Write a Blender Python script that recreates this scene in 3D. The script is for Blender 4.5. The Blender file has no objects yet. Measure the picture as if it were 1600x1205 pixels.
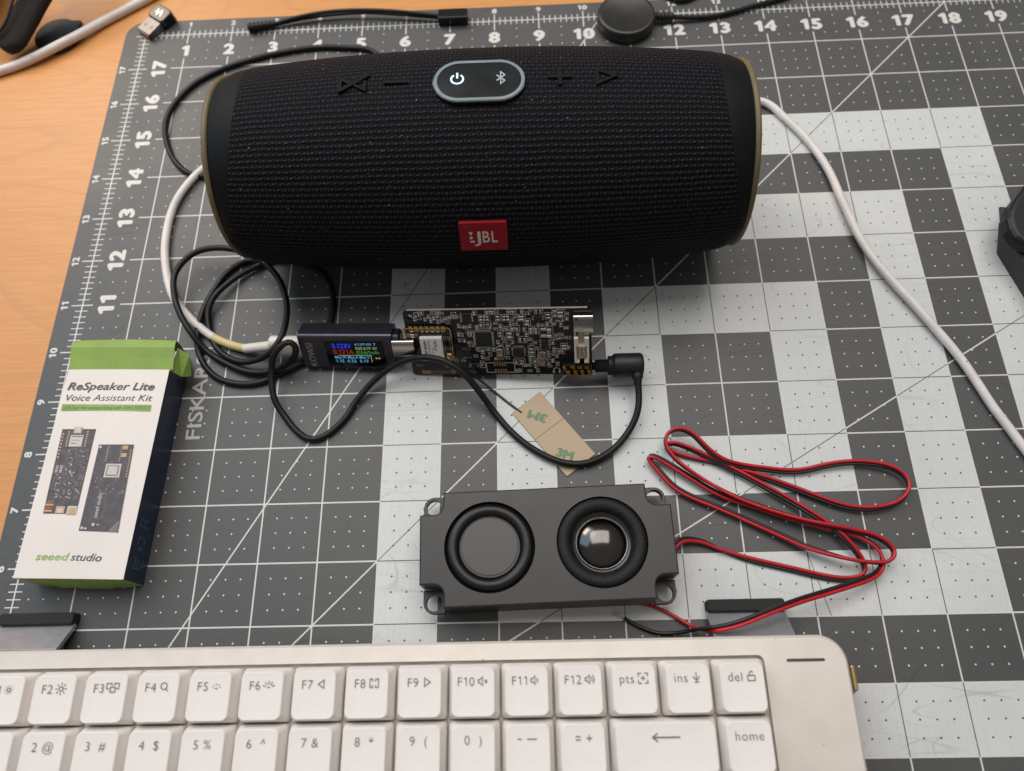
import bpy, math, random
from mathutils import Vector, Matrix
from mathutils.geometry import tessellate_polygon

S = 0.0254                      # everything is laid out in inches (the mat's own grid) and scaled to metres at the end
scene = bpy.context.scene
C = scene.collection
random.seed(7)

# ------------------------------------------------------------------ camera
CAM_P = Vector((8.67043303, 3.87207755, 12.3945681))          # inches above the mat
CAM_E = (0.396182725, 0.0388403571, -0.0149105179)
F_PX = 1169.12171                                             # focal length in pixels of the 1600 px photo
cam = bpy.data.objects.new('camera', bpy.data.cameras.new('camera'))
C.objects.link(cam)
cam.location = CAM_P * S
cam.rotation_euler = CAM_E
cam.data.sensor_fit = 'HORIZONTAL'
cam.data.sensor_width = 36.0
cam.data.lens = 36.0 * F_PX / 1600.0
cam.data.clip_start = 0.01
cam.data.clip_end = 50.0
cam.data.dof.use_dof = True
cam.data.dof.focus_distance = 0.318
cam.data.dof.aperture_fstop = 8.5
scene.camera = cam

# ------------------------------------------------------------------ room light
world = bpy.data.worlds.new('World')
scene.world = world
world.use_nodes = True
wn = world.node_tree
bg = wn.nodes['Background']
# the room around the desk: a paler ceiling over darker walls
tcw = wn.nodes.new('ShaderNodeTexCoord')
sxyz = wn.nodes.new('ShaderNodeSeparateXYZ')
wn.links.new(tcw.outputs['Generated'], sxyz.inputs[0])
rampw = wn.nodes.new('ShaderNodeValToRGB')
rampw.color_ramp.elements[0].position = 0.10
rampw.color_ramp.elements[0].color = (0.13, 0.125, 0.12, 1)
rampw.color_ramp.elements[1].position = 0.75
rampw.color_ramp.elements[1].color = (0.42, 0.41, 0.40, 1)
wn.links.new(sxyz.outputs[2], rampw.inputs[0])
wn.links.new(rampw.outputs[0], bg.inputs[0])
bg.inputs[1].default_value = 0.62


def area(name, loc, target, sx, sy, watts, col):
    d = bpy.data.lights.new(name, 'AREA')
    d.shape = 'RECTANGLE'
    d.size, d.size_y = sx, sy
    d.energy = watts
    d.color = col
    o = bpy.data.objects.new(name, d)
    C.objects.link(o)
    o.location = loc
    o.rotation_euler = (Vector(target) - Vector(loc)).to_track_quat('-Z', 'Y').to_euler()
    return o


area('ceiling_light', (0.20, 0.84, 1.45), (0.20, 0.20, 0), 1.50, 1.05, 18.5, (1.0, 0.945, 0.88))
area('window_light', (-0.80, 0.95, 1.05), (0.2, 0.2, 0), 1.5, 1.2, 9.5, (0.58, 0.79, 1.0))
area('warm_glare_fill', (-0.30, 0.80, 0.50), (0.10, 0.42, 0), 0.30, 0.2, 1.6, (1.0, 0.74, 0.50))  # unseen warm source added low at the back for glare on the mat

scene.view_settings.view_transform = 'Standard'
scene.view_settings.look = 'None'
scene.view_settings.exposure = 0.13
scene.view_settings.gamma = 1.0
scene.view_settings.use_curve_mapping = False

# ------------------------------------------------------------------ photo -> place
_R = Matrix.Rotation(CAM_E[2], 3, 'Z') @ Matrix.Rotation(CAM_E[1], 3, 'Y') @ Matrix.Rotation(CAM_E[0], 3, 'X')


def ray(px, py):
    return _R @ Vector(((px - 800) / F_PX, -(py - 602.5) / F_PX, -1))


def at(px, py, z=0.0):
    d = ray(px, py)
    return CAM_P + d * ((z - CAM_P.z) / d.z)


# ------------------------------------------------------------------ materials
def _coords(nt):
    tc = nt.nodes.new('ShaderNodeTexCoord')
    mp = nt.nodes.new('ShaderNodeMapping')
    mp.inputs['Scale'].default_value = (1 / S, 1 / S, 1 / S)
    nt.links.new(tc.outputs['Object'], mp.inputs['Vector'])
    return mp.outputs[0]


def M(name, col, rough=0.5, metal=0.0, bump=None, var=None, spec=0.5, coat=0.0, emit=None, dust=None, aniso=None):
    """procedural principled material; bump=(noise scale per inch, distance in inches), var=(scale, amount), dust=(scale, cut, colour)"""
    m = bpy.data.materials.new(name)
    m.use_nodes = True
    nt = m.node_tree
    b = nt.nodes['Principled BSDF']
    b.inputs['Base Color'].default_value = (*col, 1)
    b.inputs['Roughness'].default_value = rough
    b.inputs['Metallic'].default_value = metal
    b.inputs['Specular IOR Level'].default_value = spec
    b.inputs['Coat Weight'].default_value = coat
    b.inputs['Coat Roughness'].default_value = 0.1
    if emit:
        b.inputs['Emission Color'].default_value = (*emit[0], 1)
        b.inputs['Emission Strength'].default_value = emit[1]
    if not (bump or var or dust):
        var = (3.0, 0.10)
    co = _coords(nt)
    colsock = None
    if var:
        n = nt.nodes.new('ShaderNodeTexNoise')
        n.inputs['Scale'].default_value = var[0]
        n.inputs['Detail'].default_value = 5
        nt.links.new(co, n.inputs['Vector'])
        mr = nt.nodes.new('ShaderNodeMapRange')
        mr.inputs[1].default_value = 0.3
        mr.inputs[2].default_value = 0.7
        mr.inputs[3].default_value = 1 - var[1]
        mr.inputs[4].default_value = 1 + var[1]
        nt.links.new(n.outputs['Fac'], mr.inputs[0])
        mx = nt.nodes.new('ShaderNodeVectorMath')
        mx.operation = 'SCALE'
        mx.inputs[0].default_value = col
        nt.links.new(mr.outputs[0], mx.inputs['Scale'])
        colsock = mx.outputs[0]
        mr2 = nt.nodes.new('ShaderNodeMapRange')
        mr2.inputs[3].default_value = max(0.02, rough - 0.08)
        mr2.inputs[4].default_value = min(1, rough + 0.08)
        nt.links.new(n.outputs['Fac'], mr2.inputs[0])
        nt.links.new(mr2.outputs[0], b.inputs['Roughness'])
    if dust:
        n = nt.nodes.new('ShaderNodeTexNoise')
        n.inputs['Scale'].default_value = dust[0]
        n.inputs['Detail'].default_value = 2
        nt.links.new(co, n.inputs['Vector'])
        mr = nt.nodes.new('ShaderNodeMapRange')
        mr.inputs[1].default_value = dust[1]
        mr.inputs[2].default_value = dust[1] + 0.03
        nt.links.new(n.outputs['Fac'], mr.inputs[0])
        mix = nt.nodes.new('ShaderNodeMix')
        mix.data_type = 'RGBA'
        nt.links.new(mr.outputs[0], mix.inputs[0])
        if colsock:
            nt.links.new(colsock, mix.inputs[6])
        else:
            mix.inputs[6].default_value = (*col, 1)
        mix.inputs[7].default_value = (*dust[2], 1)
        colsock = mix.outputs[2]
    if colsock:
        nt.links.new(colsock, b.inputs['Base Color'])
    if bump:
        n = nt.nodes.new('ShaderNodeTexNoise')
        n.inputs['Scale'].default_value = bump[0]
        n.inputs['Detail'].default_value = 3
        nt.links.new(co, n.inputs['Vector'])
        bp = nt.nodes.new('ShaderNodeBump')
        bp.inputs['Strength'].default_value = 1.0
        bp.inputs['Distance'].default_value = bump[1] * S
        nt.links.new(n.outputs['Fac'], bp.inputs['Height'])
        nt.links.new(bp.outputs[0], b.inputs['Normal'])
    return m


class X:
    """a socket or number in a math expression"""
    nt = None

    def __init__(s, v):
        s.v = v

    @staticmethod
    def op(o, *a):
        n = X.nt.nodes.new('ShaderNodeMath')
        n.operation = o
        for i, t in enumerate(a):
            t = t.v if isinstance(t, X) else t
            if isinstance(t, (int, float)):
                n.inputs[i].default_value = t
            else:
                X.nt.links.new(t, n.inputs[i])
        return X(n.outputs[0])

    def __add__(s, o): return X.op('ADD', s, o)
    def __radd__(s, o): return X.op('ADD', o, s)
    def __sub__(s, o): return X.op('SUBTRACT', s, o)
    def __rsub__(s, o): return X.op('SUBTRACT', o, s)
    def __mul__(s, o): return X.op('MULTIPLY', s, o)
    def __rmul__(s, o): return X.op('MULTIPLY', o, s)
    def __truediv__(s, o): return X.op('DIVIDE', s, o)
    def __lt__(s, o): return X.op('LESS_THAN', s, o)
    def __gt__(s, o): return X.op('GREATER_THAN', s, o)
    def abs(s): return X.op('ABSOLUTE', s)
    def floor(s): return X.op('FLOOR', s)
    def round(s): return X.op('ROUND', s)
    def mod(s, o): return X.op('FLOORED_MODULO', s, o)


def xmin(a, b): return X.op('MINIMUM', a, b)
def xmax(a, b): return X.op('MAXIMUM', a, b)


def xnoise(co, scale, detail=3, stretch=None, rot=0.0, dist=0.0):
    nt = X.nt
    if stretch or rot:
        mp = nt.nodes.new('ShaderNodeMapping')
        mp.inputs['Scale'].default_value = stretch or (1, 1, 1)
        mp.inputs['Rotation'].default_value = (0, 0, rot)
        mp.vector_type = 'POINT'
        nt.links.new(co, mp.inputs[0])
        co = mp.outputs[0]
    n = nt.nodes.new('ShaderNodeTexNoise')
    n.inputs['Scale'].default_value = scale
    n.inputs['Detail'].default_value = detail
    n.inputs['Distortion'].default_value = dist
    nt.links.new(co, n.inputs['Vector'])
    return X(n.outputs['Fac'])


def xramp(v, a, b, c=0.0, d=1.0):
    n = X.nt.nodes.new('ShaderNodeMapRange')
    n.inputs[1].default_value, n.inputs[2].default_value = a, b
    n.inputs[3].default_value, n.inputs[4].default_value = c, d
    X.nt.links.new(v.v, n.inputs[0])
    return X(n.outputs[0])


def xmix(f, a, b):
    n = X.nt.nodes.new('ShaderNodeMix')
    n.data_type = 'RGBA'
    X.nt.links.new(f.v, n.inputs[0])
    for i, t in ((6, a), (7, b)):
        if isinstance(t, tuple):
            n.inputs[i].default_value = (*t, 1)
        else:
            X.nt.links.new(t.v, n.inputs[i])
    return X(n.outputs[2])


def mat_surface():
    """cutting mat print: nested squares, inch grid, dots, ruler ticks, diagonals, scratches"""
    m = bpy.data.materials.new('mat_print')
    m.use_nodes = True
    nt = X.nt = m.node_tree
    b = nt.nodes['Principled BSDF']
    co = _coords(nt)
    sp = nt.nodes.new('ShaderNodeSeparateXYZ')
    nt.links.new(co, sp.inputs[0])
    x, y = X(sp.outputs[0]), X(sp.outputs[1])
    fx, fy = x.floor(), y.floor()

    def white(cx, cy):
        k = xmin(xmin(cx - 6.0, 17.0 - cx), xmin(cy - 3.0, 14.0 - cy))
        return (k > -0.5) * (k.mod(2.0) < 0.5)
    w0 = white(fx, fy)
    xr, yr = x.round(), y.round()
    ax, ay = (x - xr).abs(), (y - yr).abs()
    inx = (x > -0.013) * (x < 24.013)
    iny = (y > -0.013) * (y < 18.013)
    gapy = 1.0 - (y > 17.28) * (y < 17.72)
    gapx = 1.0 - (x > 0.20) * (x < 0.74)
    vy = xmax((xr < 0.5) * iny, (y > -0.2) * (y < 18.2) * gapy) * (xr > -0.5) * (xr < 24.5)
    hx = xmax((yr > 17.5) * inx, (x > -0.22) * (x < 24.2) * gapx) * (yr > -0.5) * (yr < 18.5)
    bv = white(xr - 1.0, fy) * white(xr, fy)
    bh = white(fx, yr - 1.0) * white(fx, yr)
    lw = xmax((ax < 0.0125) * vy * (1.0 - bv), (ay < 0.0125) * hx * (1.0 - bh))
    ld = xmax((ax < 0.008) * vy * bv, (ay < 0.008) * hx * bh)
    # ticks every eighth
    t8y = (y * 8.0 - (y * 8.0).round()).abs() < 0.075
    t8x = (x * 8.0 - (x * 8.0).round()).abs() < 0.075
    lw = xmax(lw, t8y * (x.abs() < 0.12) * iny)
    lw = xmax(lw, t8x * ((y - 18.0).abs() < 0.11) * inx)
    # 45, 60 and 30 degree guides and one short guide
    d45 = ((x - y).abs() * 0.7071 < 0.0125) * iny
    d60 = ((x * 0.8660 - y * 0.5).abs() < 0.0125) * iny * (x > 0.3)
    d30 = ((x * 0.5 - y * 0.8660).abs() < 0.0125) * inx * (x > 0.5)
    dia = xmax(d45, xmax(d60, d30))
    sh = ((x - 13.0 + (y - 6.0) * 0.216).abs() < 0.006) * (y > 4.98) * (y < 6.0)
    lw = xmax(lw, dia * (1.0 - w0))
    diad = xmax(xmax(xmax((x - y).abs() * 0.7071 < 0.0075, (x * 0.8660 - y * 0.5).abs() < 0.0075), (x * 0.5 - y * 0.8660).abs() < 0.0075), sh)
    ld = xmax(ld, diad * w0)
    # dots at the quarter points
    qx, qy = x * 4.0, y * 4.0
    dx, dy = (qx - qx.round()) * 0.25, (qy - qy.round()) * 0.25
    onx, ony = ax > 0.15, ay > 0.15
    fxx, fyy = x - fx, y - fy
    keepl = xmax(xmax((fyy - 0.5).abs() < 0.1, fxx > 0.6), fx > 0.5)
    keept = xmax(xmax((fxx - 0.5).abs() < 0.1, fyy < 0.4), fy < 16.5)
    inside = (x > 0.1) * (x < 23.9) * (y > 0.1) * (y < 17.9)
    d2 = dx * dx + dy * dy
    dots = (d2 < 0.0155 ** 2) * onx * ony * keepl * keept * inside
    lw = xmax(lw, dots * (1.0 - w0))
    ld = xmax(ld, dots * w0)
    # wear
    n1 = xnoise(co, 0.40, 0, (0.5, 2.2, 1), 0.35, 0.0)
    n2 = xnoise(co, 0.45, 0, (0.5, 2.0, 1), -0.9, 0.0)
    n4 = xnoise(co, 0.50, 0, (0.4, 2.4, 1), 1.75, 0.0)
    n5 = xnoise(co, 0.60, 0, (0.4, 3.0, 1), 0.95, 0.0)
    n3 = xnoise(co, 1.1, 4)
    mask = xramp(n3, 0.45, 0.60)
    iso = lambda n_, c, w_: xramp((n_ - c).abs(), 0.0, w_, 1.0, 0.0)
    scr = xmax(xmax(iso(n1, 0.5, 0.0035), iso(n2, 0.47, 0.003)), xmax(xmax(iso(n4, 0.53, 0.003), iso(n5, 0.5, 0.004)), xmax(iso(n1, 0.42, 0.003), iso(n2, 0.57, 0.003)))) * mask
    fine = xnoise(co, 26.0, 4, (1.0, 0.12, 1))
    cloud = xnoise(co, 0.6, 5)
    speck = xramp(xnoise(co, 9.0, 2), 0.76, 0.79)
    dark = xmix(xramp(cloud, 0.3, 0.7), (0.063, 0.064, 0.065), (0.075, 0.0755, 0.076))
    lite = xmix(xramp(cloud, 0.3, 0.7), (0.54, 0.555, 0.555), (0.60, 0.612, 0.605))
    lite = xmix(xramp(fine, 0.45, 0.75, 0.0, 0.22), lite, (0.40, 0.40, 0.39))
    lite = xmix(scr * 0.30, lite, (0.16, 0.155, 0.15))
    lite = xmix(speck * 0.5, lite, (0.2, 0.18, 0.16))
    dark = xmix(scr * 0.25, dark, (0.02, 0.02, 0.02))
    dark = xmix(speck * 0.6, dark, (0.03, 0.03, 0.03))
    col = xmix(w0, dark, lite)
    col = xmix(lw, col, (0.60, 0.585, 0.56))
    col = xmix(ld, col, (0.085, 0.083, 0.08))
    nt.links.new(col.v, b.inputs['Base Color'])
    nt.links.new(xramp(cloud, 0.3, 0.7, 0.40, 0.50).v, b.inputs['Roughness'])
    b.inputs['Specular IOR Level'].default_value = 0.45
    bp = nt.nodes.new('ShaderNodeBump')
    bp.inputs['Distance'].default_value = 0.004 * S
    bp.inputs['Strength'].default_value = 0.6
    hgt = xnoise(co, 40.0, 2) + xramp(d2, 0.0, 0.0004, 2.5, 0.0) * onx * ony * keepl * keept * inside - scr * 0.5
    nt.links.new(hgt.v, bp.inputs['Height'])
    nt.links.new(bp.outputs[0], b.inputs['Normal'])
    return m


def wood():
    m = bpy.data.materials.new('maple_wood')
    m.use_nodes = True
    nt = X.nt = m.node_tree
    b = nt.nodes['Principled BSDF']
    co = _coords(nt)
    big = xnoise(co, 0.34, 1, (0.22, 0.80, 1), 0.10, 0.35)
    rings = (big * 13.0).mod(1.0)
    ring = xramp(rings, 0.80, 0.97) * xramp(rings, 0.97, 1.0, 1.0, 0.0)
    grain = xnoise(co, 5.0, 5, (0.28, 6.0, 1), 0.12)
    fleck = xnoise(co, 14.0, 3, (0.25, 5.0, 1), 0.12)
    col = xmix(xramp(grain, 0.35, 0.7), (0.61, 0.278, 0.083), (0.54, 0.226, 0.060))
    col = xmix(ring * 0.30, col, (0.40, 0.18, 0.06))
    col = xmix(xramp(fleck, 0.62, 0.75, 0, 0.25), col, (0.42, 0.20, 0.075))
    nt.links.new(col.v, b.inputs['Base Color'])
    b.inputs['Roughness'].default_value = 0.42
    bp = nt.nodes.new('ShaderNodeBump')
    bp.inputs['Distance'].default_value = 0.002 * S
    nt.links.new(grain.v, bp.inputs['Height'])
    nt.links.new(bp.outputs[0], b.inputs['Normal'])
    return m


def weave():
    """knitted speaker cloth: staggered dashes of thread from the UV (inches along, inches round)"""
    m = bpy.data.materials.new('speaker_cloth')
    m.use_nodes = True
    nt = X.nt = m.node_tree
    b = nt.nodes['Principled BSDF']
    tc = nt.nodes.new('ShaderNodeTexCoord')
    sp = nt.nodes.new('ShaderNodeSeparateXYZ')
    nt.links.new(tc.outputs['UV'], sp.inputs[0])
    wob = xnoise(tc.outputs['UV'], 2.2, 2)
    u = X(sp.outputs[0]) / 0.124 + wob * 0.8
    v = X(sp.outputs[1]) / 0.092 + wob * 0.35
    row = v.floor()
    uu = u + row.mod(2.0) * 0.5
    fu = uu - uu.floor() - 0.5
    fv = v - row - 0.5
    # a slanted dash with a hooked end, over a finer cross thread
    fs = fv - fu * 0.30
    dash = xmax(1.0 - fu * fu * 8.5, 0.0) * xmax(1.0 - fs * fs * 12.0, 0.0)
    gu = fu.abs() - 0.5
    cross = xmax(1.0 - gu * gu * 42.0, 0.0) * 0.8
    hgt = xmax(dash, cross * xmax(1.0 - fv * fv * 6.0, 0.0))
    co = _coords(nt)
    fuzz = xnoise(co, 60.0, 3)
    lint = xramp(xnoise(co, 17.0, 1), 0.775, 0.795)
    h2 = hgt + fuzz * 0.25
    col = xmix(xramp(h2, 0.25, 1.05), (0.0030, 0.0030, 0.0042), (0.030, 0.029, 0.040))
    col = xmix(lint * 0.5, col, (0.30, 0.27, 0.24))
    nt.links.new(col.v, b.inputs['Base Color'])
    b.inputs['Roughness'].default_value = 0.75
    b.inputs['Specular IOR Level'].default_value = 0.12
    bp = nt.nodes.new('ShaderNodeBump')
    bp.inputs['Distance'].default_value = 0.028 * S
    bp.inputs['Strength'].default_value = 0.9
    nt.links.new(h2.v, bp.inputs['Height'])
    nt.links.new(bp.outputs[0], b.inputs['Normal'])
    return m


m_mat = mat_surface()
m_wood = wood()
m_cloth = weave()
m_matprint = M('mat_ink', (0.62, 0.60, 0.57), 0.45, var=(20, 0.08))
m_brandink = M('grey_ink', (0.40, 0.39, 0.375), 0.45, var=(20, 0.08))
m_rubber = M('black_rubber', (0.009, 0.009, 0.010), 0.48, spec=0.4, bump=(45, 0.002), var=(4, 0.2))
m_gloss = M('black_gloss', (0.008, 0.008, 0.009), 0.12, var=(2, 0.1))
m_capblack = M('end_cap_plastic', (0.0055, 0.0065, 0.008), 0.62, spec=0.15, var=(3, 0.2), dust=(30, 0.80, (0.05, 0.05, 0.05)))
m_khaki = M('khaki_rubber', (0.135, 0.108, 0.050), 0.55, bump=(30, 0.003), var=(4, 0.15))
m_panel = M('panel_plastic', (0.006, 0.008, 0.010), 0.16, var=(2, 0.1))
m_ring = M('panel_ring', (0.17, 0.215, 0.235), 0.35, metal=0.3)
m_glow = M('lit_symbol', (0.3, 0.6, 0.65), 0.4, emit=((0.62, 0.93, 1.0), 1.0))
m_dimglow = M('dim_symbol', (0.32, 0.36, 0.38), 0.4, emit=((0.6, 0.7, 0.75), 0.10))
m_btn = M('button_rubber', (0.0042, 0.0042, 0.005), 0.65, spec=0.15, var=(4, 0.2))
m_red = M('red_badge', (0.29, 0.003, 0.012), 0.42, spec=0.25, var=(6, 0.08))
m_silver = M('badge_silver', (0.72, 0.66, 0.60), 0.3, metal=0.3)
m_cable = M('black_cable_jacket', (0.006, 0.006, 0.0065), 0.48, spec=0.35, bump=(25, 0.001), var=(2, 0.2))
m_cable2 = M('rubber_charger', (0.016, 0.015, 0.014), 0.35, var=(3, 0.2))
m_white = M('white_cable_jacket', (0.68, 0.635, 0.61), 0.48, bump=(9, 0.004), var=(2.2, 0.10), dust=(10, 0.70, (0.42, 0.37, 0.34)))
m_yellowed = M('yellowed_jacket', (0.62, 0.50, 0.24), 0.5, var=(5, 0.10))
m_whiteplug = M('white_plug_plastic', (0.70, 0.66, 0.60), 0.35, var=(3, 0.05))
m_carton = M('white_carton', (0.72, 0.665, 0.63), 0.55, var=(1.2, 0.03), bump=(18, 0.0012))
m_green = M('green_carton', (0.235, 0.36, 0.068), 0.50, var=(2.5, 0.10))
m_cartonin = M('carton_inside', (0.36, 0.32, 0.27), 0.8)
m_navy = M('navy_carton', (0.015, 0.025, 0.058), 0.40, var=(3, 0.15))
m_bluemark = M('blue_ink', (0.05, 0.125, 0.21), 0.45)
m_ink = M('dark_ink', (0.075, 0.078, 0.085), 0.6)
m_greenink = M('green_ink', (0.26, 0.42, 0.11), 0.5)
m_greentxt = M('strip_ink', (0.10, 0.19, 0.05), 0.5)
m_picboard = M('printed_board', (0.072, 0.060, 0.068), 0.5, var=(9, 0.3))
m_picgrey = M('printed_grey', (0.17, 0.15, 0.15), 0.5, var=(20, 0.3))
m_piclight = M('printed_light', (0.52, 0.48, 0.46), 0.5)
m_picgold = M('printed_gold', (0.50, 0.33, 0.17), 0.5)
m_picred = M('printed_red', (0.30, 0.09, 0.06), 0.5)
m_anod = M('anodised_violet', (0.085, 0.080, 0.105), 0.30, metal=0.75, var=(6, 0.08))
m_collar = M('dark_collar', (0.012, 0.013, 0.017), 0.35)
m_glass = M('screen_glass', (0.003, 0.003, 0.0045), 0.12)
m_steel = M('usb_steel', (0.44, 0.42, 0.40), 0.17, metal=1.0, var=(3, 0.04))
m_engr = M('engraved_silver', (0.42, 0.40, 0.38), 0.4, metal=0.4)
def glow(n, c, k): return M(n, (0.02, 0.02, 0.02), 0.3, emit=(c, k))
m_sblue = glow('screen_blue', (0.02, 0.05, 1.0), 0.8)
m_sred = glow('screen_red', (0.9, 0.03, 0.05), 0.32)
m_sgreen = glow('screen_green', (0.08, 0.75, 0.12), 0.32)
m_sylw = glow('screen_yellow', (0.75, 0.80, 0.35), 0.36)
m_scyan = glow('screen_cyan', (0.18, 0.60, 1.0), 0.55)
m_smask = M('solder_mask', (0.0055, 0.0055, 0.006), 0.28, var=(10, 0.2))
m_edge = M('board_edge', (0.30, 0.27, 0.22), 0.6)
m_silk = M('silkscreen', (0.36, 0.345, 0.325), 0.6, var=(30, 0.25))
m_gold = M('gold_pad', (0.55, 0.36, 0.14), 0.28, metal=0.9, var=(12, 0.15))
m_copper = M('dull_gold_pad', (0.20, 0.14, 0.07), 0.5, metal=0.3)
m_chip = M('chip_epoxy', (0.010, 0.010, 0.011), 0.42, bump=(60, 0.001))
m_duller = M('worn_steel', (0.17, 0.16, 0.15), 0.35, metal=0.8, var=(6, 0.1))
m_tin = M('tinned_lead', (0.62, 0.60, 0.57), 0.25, metal=1.0)
m_cer = M('tan_ceramic', (0.22, 0.13, 0.075), 0.45, var=(15, 0.15))
m_cer2 = M('grey_ceramic', (0.15, 0.13, 0.115), 0.45, var=(15, 0.15))
m_cream = M('cream_nylon', (0.60, 0.52, 0.43), 0.45, var=(6, 0.05))
m_amber = M('amber_contact', (0.50, 0.24, 0.02), 0.25, metal=0.7, var=(10, 0.2))
m_can = M('shield_can', (0.72, 0.68, 0.655), 0.40, metal=0.2, var=(5, 0.04))
m_tan = M('tan_release_paper', (0.43, 0.315, 0.20), 0.50, var=(3, 0.05), bump=(30, 0.0012))
m_tangreen = M('green_print', (0.13, 0.24, 0.12), 0.6, var=(20, 0.2))
m_abs = M('black_abs', (0.021, 0.019, 0.0188), 0.40, bump=(90, 0.0016), var=(2.5, 0.10), dust=(22, 0.79, (0.10, 0.09, 0.085)))
m_foam = M('foam_surround', (0.007, 0.007, 0.0075), 0.62, spec=0.35, bump=(35, 0.012), var=(20, 0.35))
m_roll = M('rubber_surround', (0.004, 0.004, 0.0045), 0.40, spec=0.4, var=(4, 0.15))
m_plate = M('radiator_plate', (0.050, 0.045, 0.044), 0.42, var=(2, 0.06))
m_cone = M('cone_paper', (0.010, 0.010, 0.011), 0.28, var=(10, 0.2))
m_chrome = M('trim_chrome', (0.34, 0.31, 0.29), 0.28, metal=1.0)
m_dome = M('dome_gloss', (0.10, 0.095, 0.092), 0.13, metal=1.0)
m_redwire = M('red_wire_pvc', (0.42, 0.004, 0.013), 0.36, var=(4, 0.10))
m_blkwire = M('black_wire_pvc', (0.009, 0.009, 0.010), 0.34, var=(4, 0.15))
m_case = M('champagne_case', (0.69, 0.63, 0.575), 0.36, metal=0.25, bump=(80, 0.0008), var=(2.5, 0.03), dust=(11, 0.76, (0.38, 0.31, 0.26)))
m_well = M('key_well', (0.66, 0.61, 0.56), 0.6, var=(4, 0.15))
m_key = M('white_pbt', (0.785, 0.742, 0.71), 0.50, bump=(70, 0.0012), var=(1.5, 0.03), dust=(12, 0.77, (0.45, 0.38, 0.33)))
m_legend = M('legend_ink', (0.17, 0.16, 0.155), 0.6)
m_slot = M('slot_dark', (0.055, 0.045, 0.045), 0.4)
m_brass = M('brass_button', (0.52, 0.33, 0.12), 0.3, metal=0.8)
m_alu = M('grey_aluminium', (0.40, 0.41, 0.44), 0.36, metal=0.6, var=(5, 0.05))
m_fuzzy = M('rubber_lip', (0.012, 0.012, 0.013), 0.75, bump=(50, 0.008), dust=(26, 0.76, (0.07, 0.07, 0.07)))
m_felt = M('charcoal_fabric', (0.020, 0.017, 0.016), 0.85, spec=0.2, bump=(60, 0.008), var=(2, 0.2))
m_box = M('black_box_plastic', (0.022, 0.024, 0.027), 0.55, bump=(40, 0.002), var=(2, 0.15))
m_redplastic = M('red_plastic', (0.20, 0.02, 0.018), 0.4)
m_bare = M('copper_strand', (0.45, 0.33, 0.22), 0.4, metal=0.7)


# ------------------------------------------------------------------ mesh helpers
class MB:
    def __init__(s):
        s.v, s.f, s.m, s.sm = [], [], [], []

    def add(s, vs, fs, mi=0, smooth=False, T=None):
        o = len(s.v)
        s.v += [(T @ Vector(p)) if T else Vector(p) for p in vs]
        for f in fs:
            s.f.append(tuple(o + i for i in f))
            s.m.append(mi)
            s.sm.append(smooth)

    def map(s, fn):
        s.v = [Vector(fn(p)) for p in s.v]


def build(name, mb, mats, parent=None, loc=None, rot=None, uv=None):
    me = bpy.data.meshes.new(name)
    me.from_pydata([tuple(p) for p in mb.v], [], mb.f)
    mats = mats if isinstance(mats, (list, tuple)) else [mats]
    for m in mats:
        me.materials.append(m)
    for p, mi, sm in zip(me.polygons, mb.m, mb.sm):
        p.material_index = mi
        p.use_smooth = sm
    if uv:
        l = me.uv_layers.new(name='UVMap')
        for lp in me.loops:
            l.data[lp.index].uv = uv[lp.vertex_index]
    me.update()
    o = bpy.data.objects.new(name, me)
    C.objects.link(o)
    if parent:
        o.parent = parent
    if loc is not None:
        o.location = loc
    if rot is not None:
        o.rotation_euler = rot
    return o


def thing(name, label, cat, loc=(0, 0, 0), rot=(0, 0, 0), group=None):
    o = bpy.data.objects.new(name, None)
    o.empty_display_size = 0.01
    C.objects.link(o)
    o.location = loc
    o.rotation_euler = rot
    return tag(o, label, cat, group)


def tag(o, label, cat, group=None):
    o['label'] = label
    o['category'] = cat
    if group:
        o['group'] = group
    return o


def rrect(cx, cy, w, d, r, n=5):
    pts = []
    r = min(r, w / 2 - 1e-4, d / 2 - 1e-4)
    for sx, sy, a0 in ((1, 1, 0), (-1, 1, 90), (-1, -1, 180), (1, -1, 270)):
        for i in range(n + 1):
            a = math.radians(a0 + 90 * i / n)
            pts.append((cx + sx * (w / 2 - r) + r * math.cos(a), cy + sy * (d / 2 - r) + r * math.sin(a)))
    return pts


def circ(cx, cy, r, n=32):
    return [(cx + r * math.cos(2 * math.pi * i / n), cy + r * math.sin(2 * math.pi * i / n)) for i in range(n)]


def inset(poly, d):
    n = len(poly)
    out = []
    for i in range(n):
        a, b, c = Vector(poly[i - 1]), Vector(poly[i]), Vector(poly[(i + 1) % n])
        e1, e2 = (b - a), (c - b)
        if e1.length < 1e-9 or e2.length < 1e-9:
            e1 = e2 = (c - a)
        e1.normalize(); e2.normalize()
        n1, n2 = Vector((-e1.y, e1.x)), Vector((-e2.y, e2.x))
        nn = (n1 + n2)
        if nn.length < 1e-6:
            nn = n1
        nn.normalize()
        k = max(0.35, nn.dot(n1))
        out.append(tuple(b + nn * (d / k)))
    return out


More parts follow.
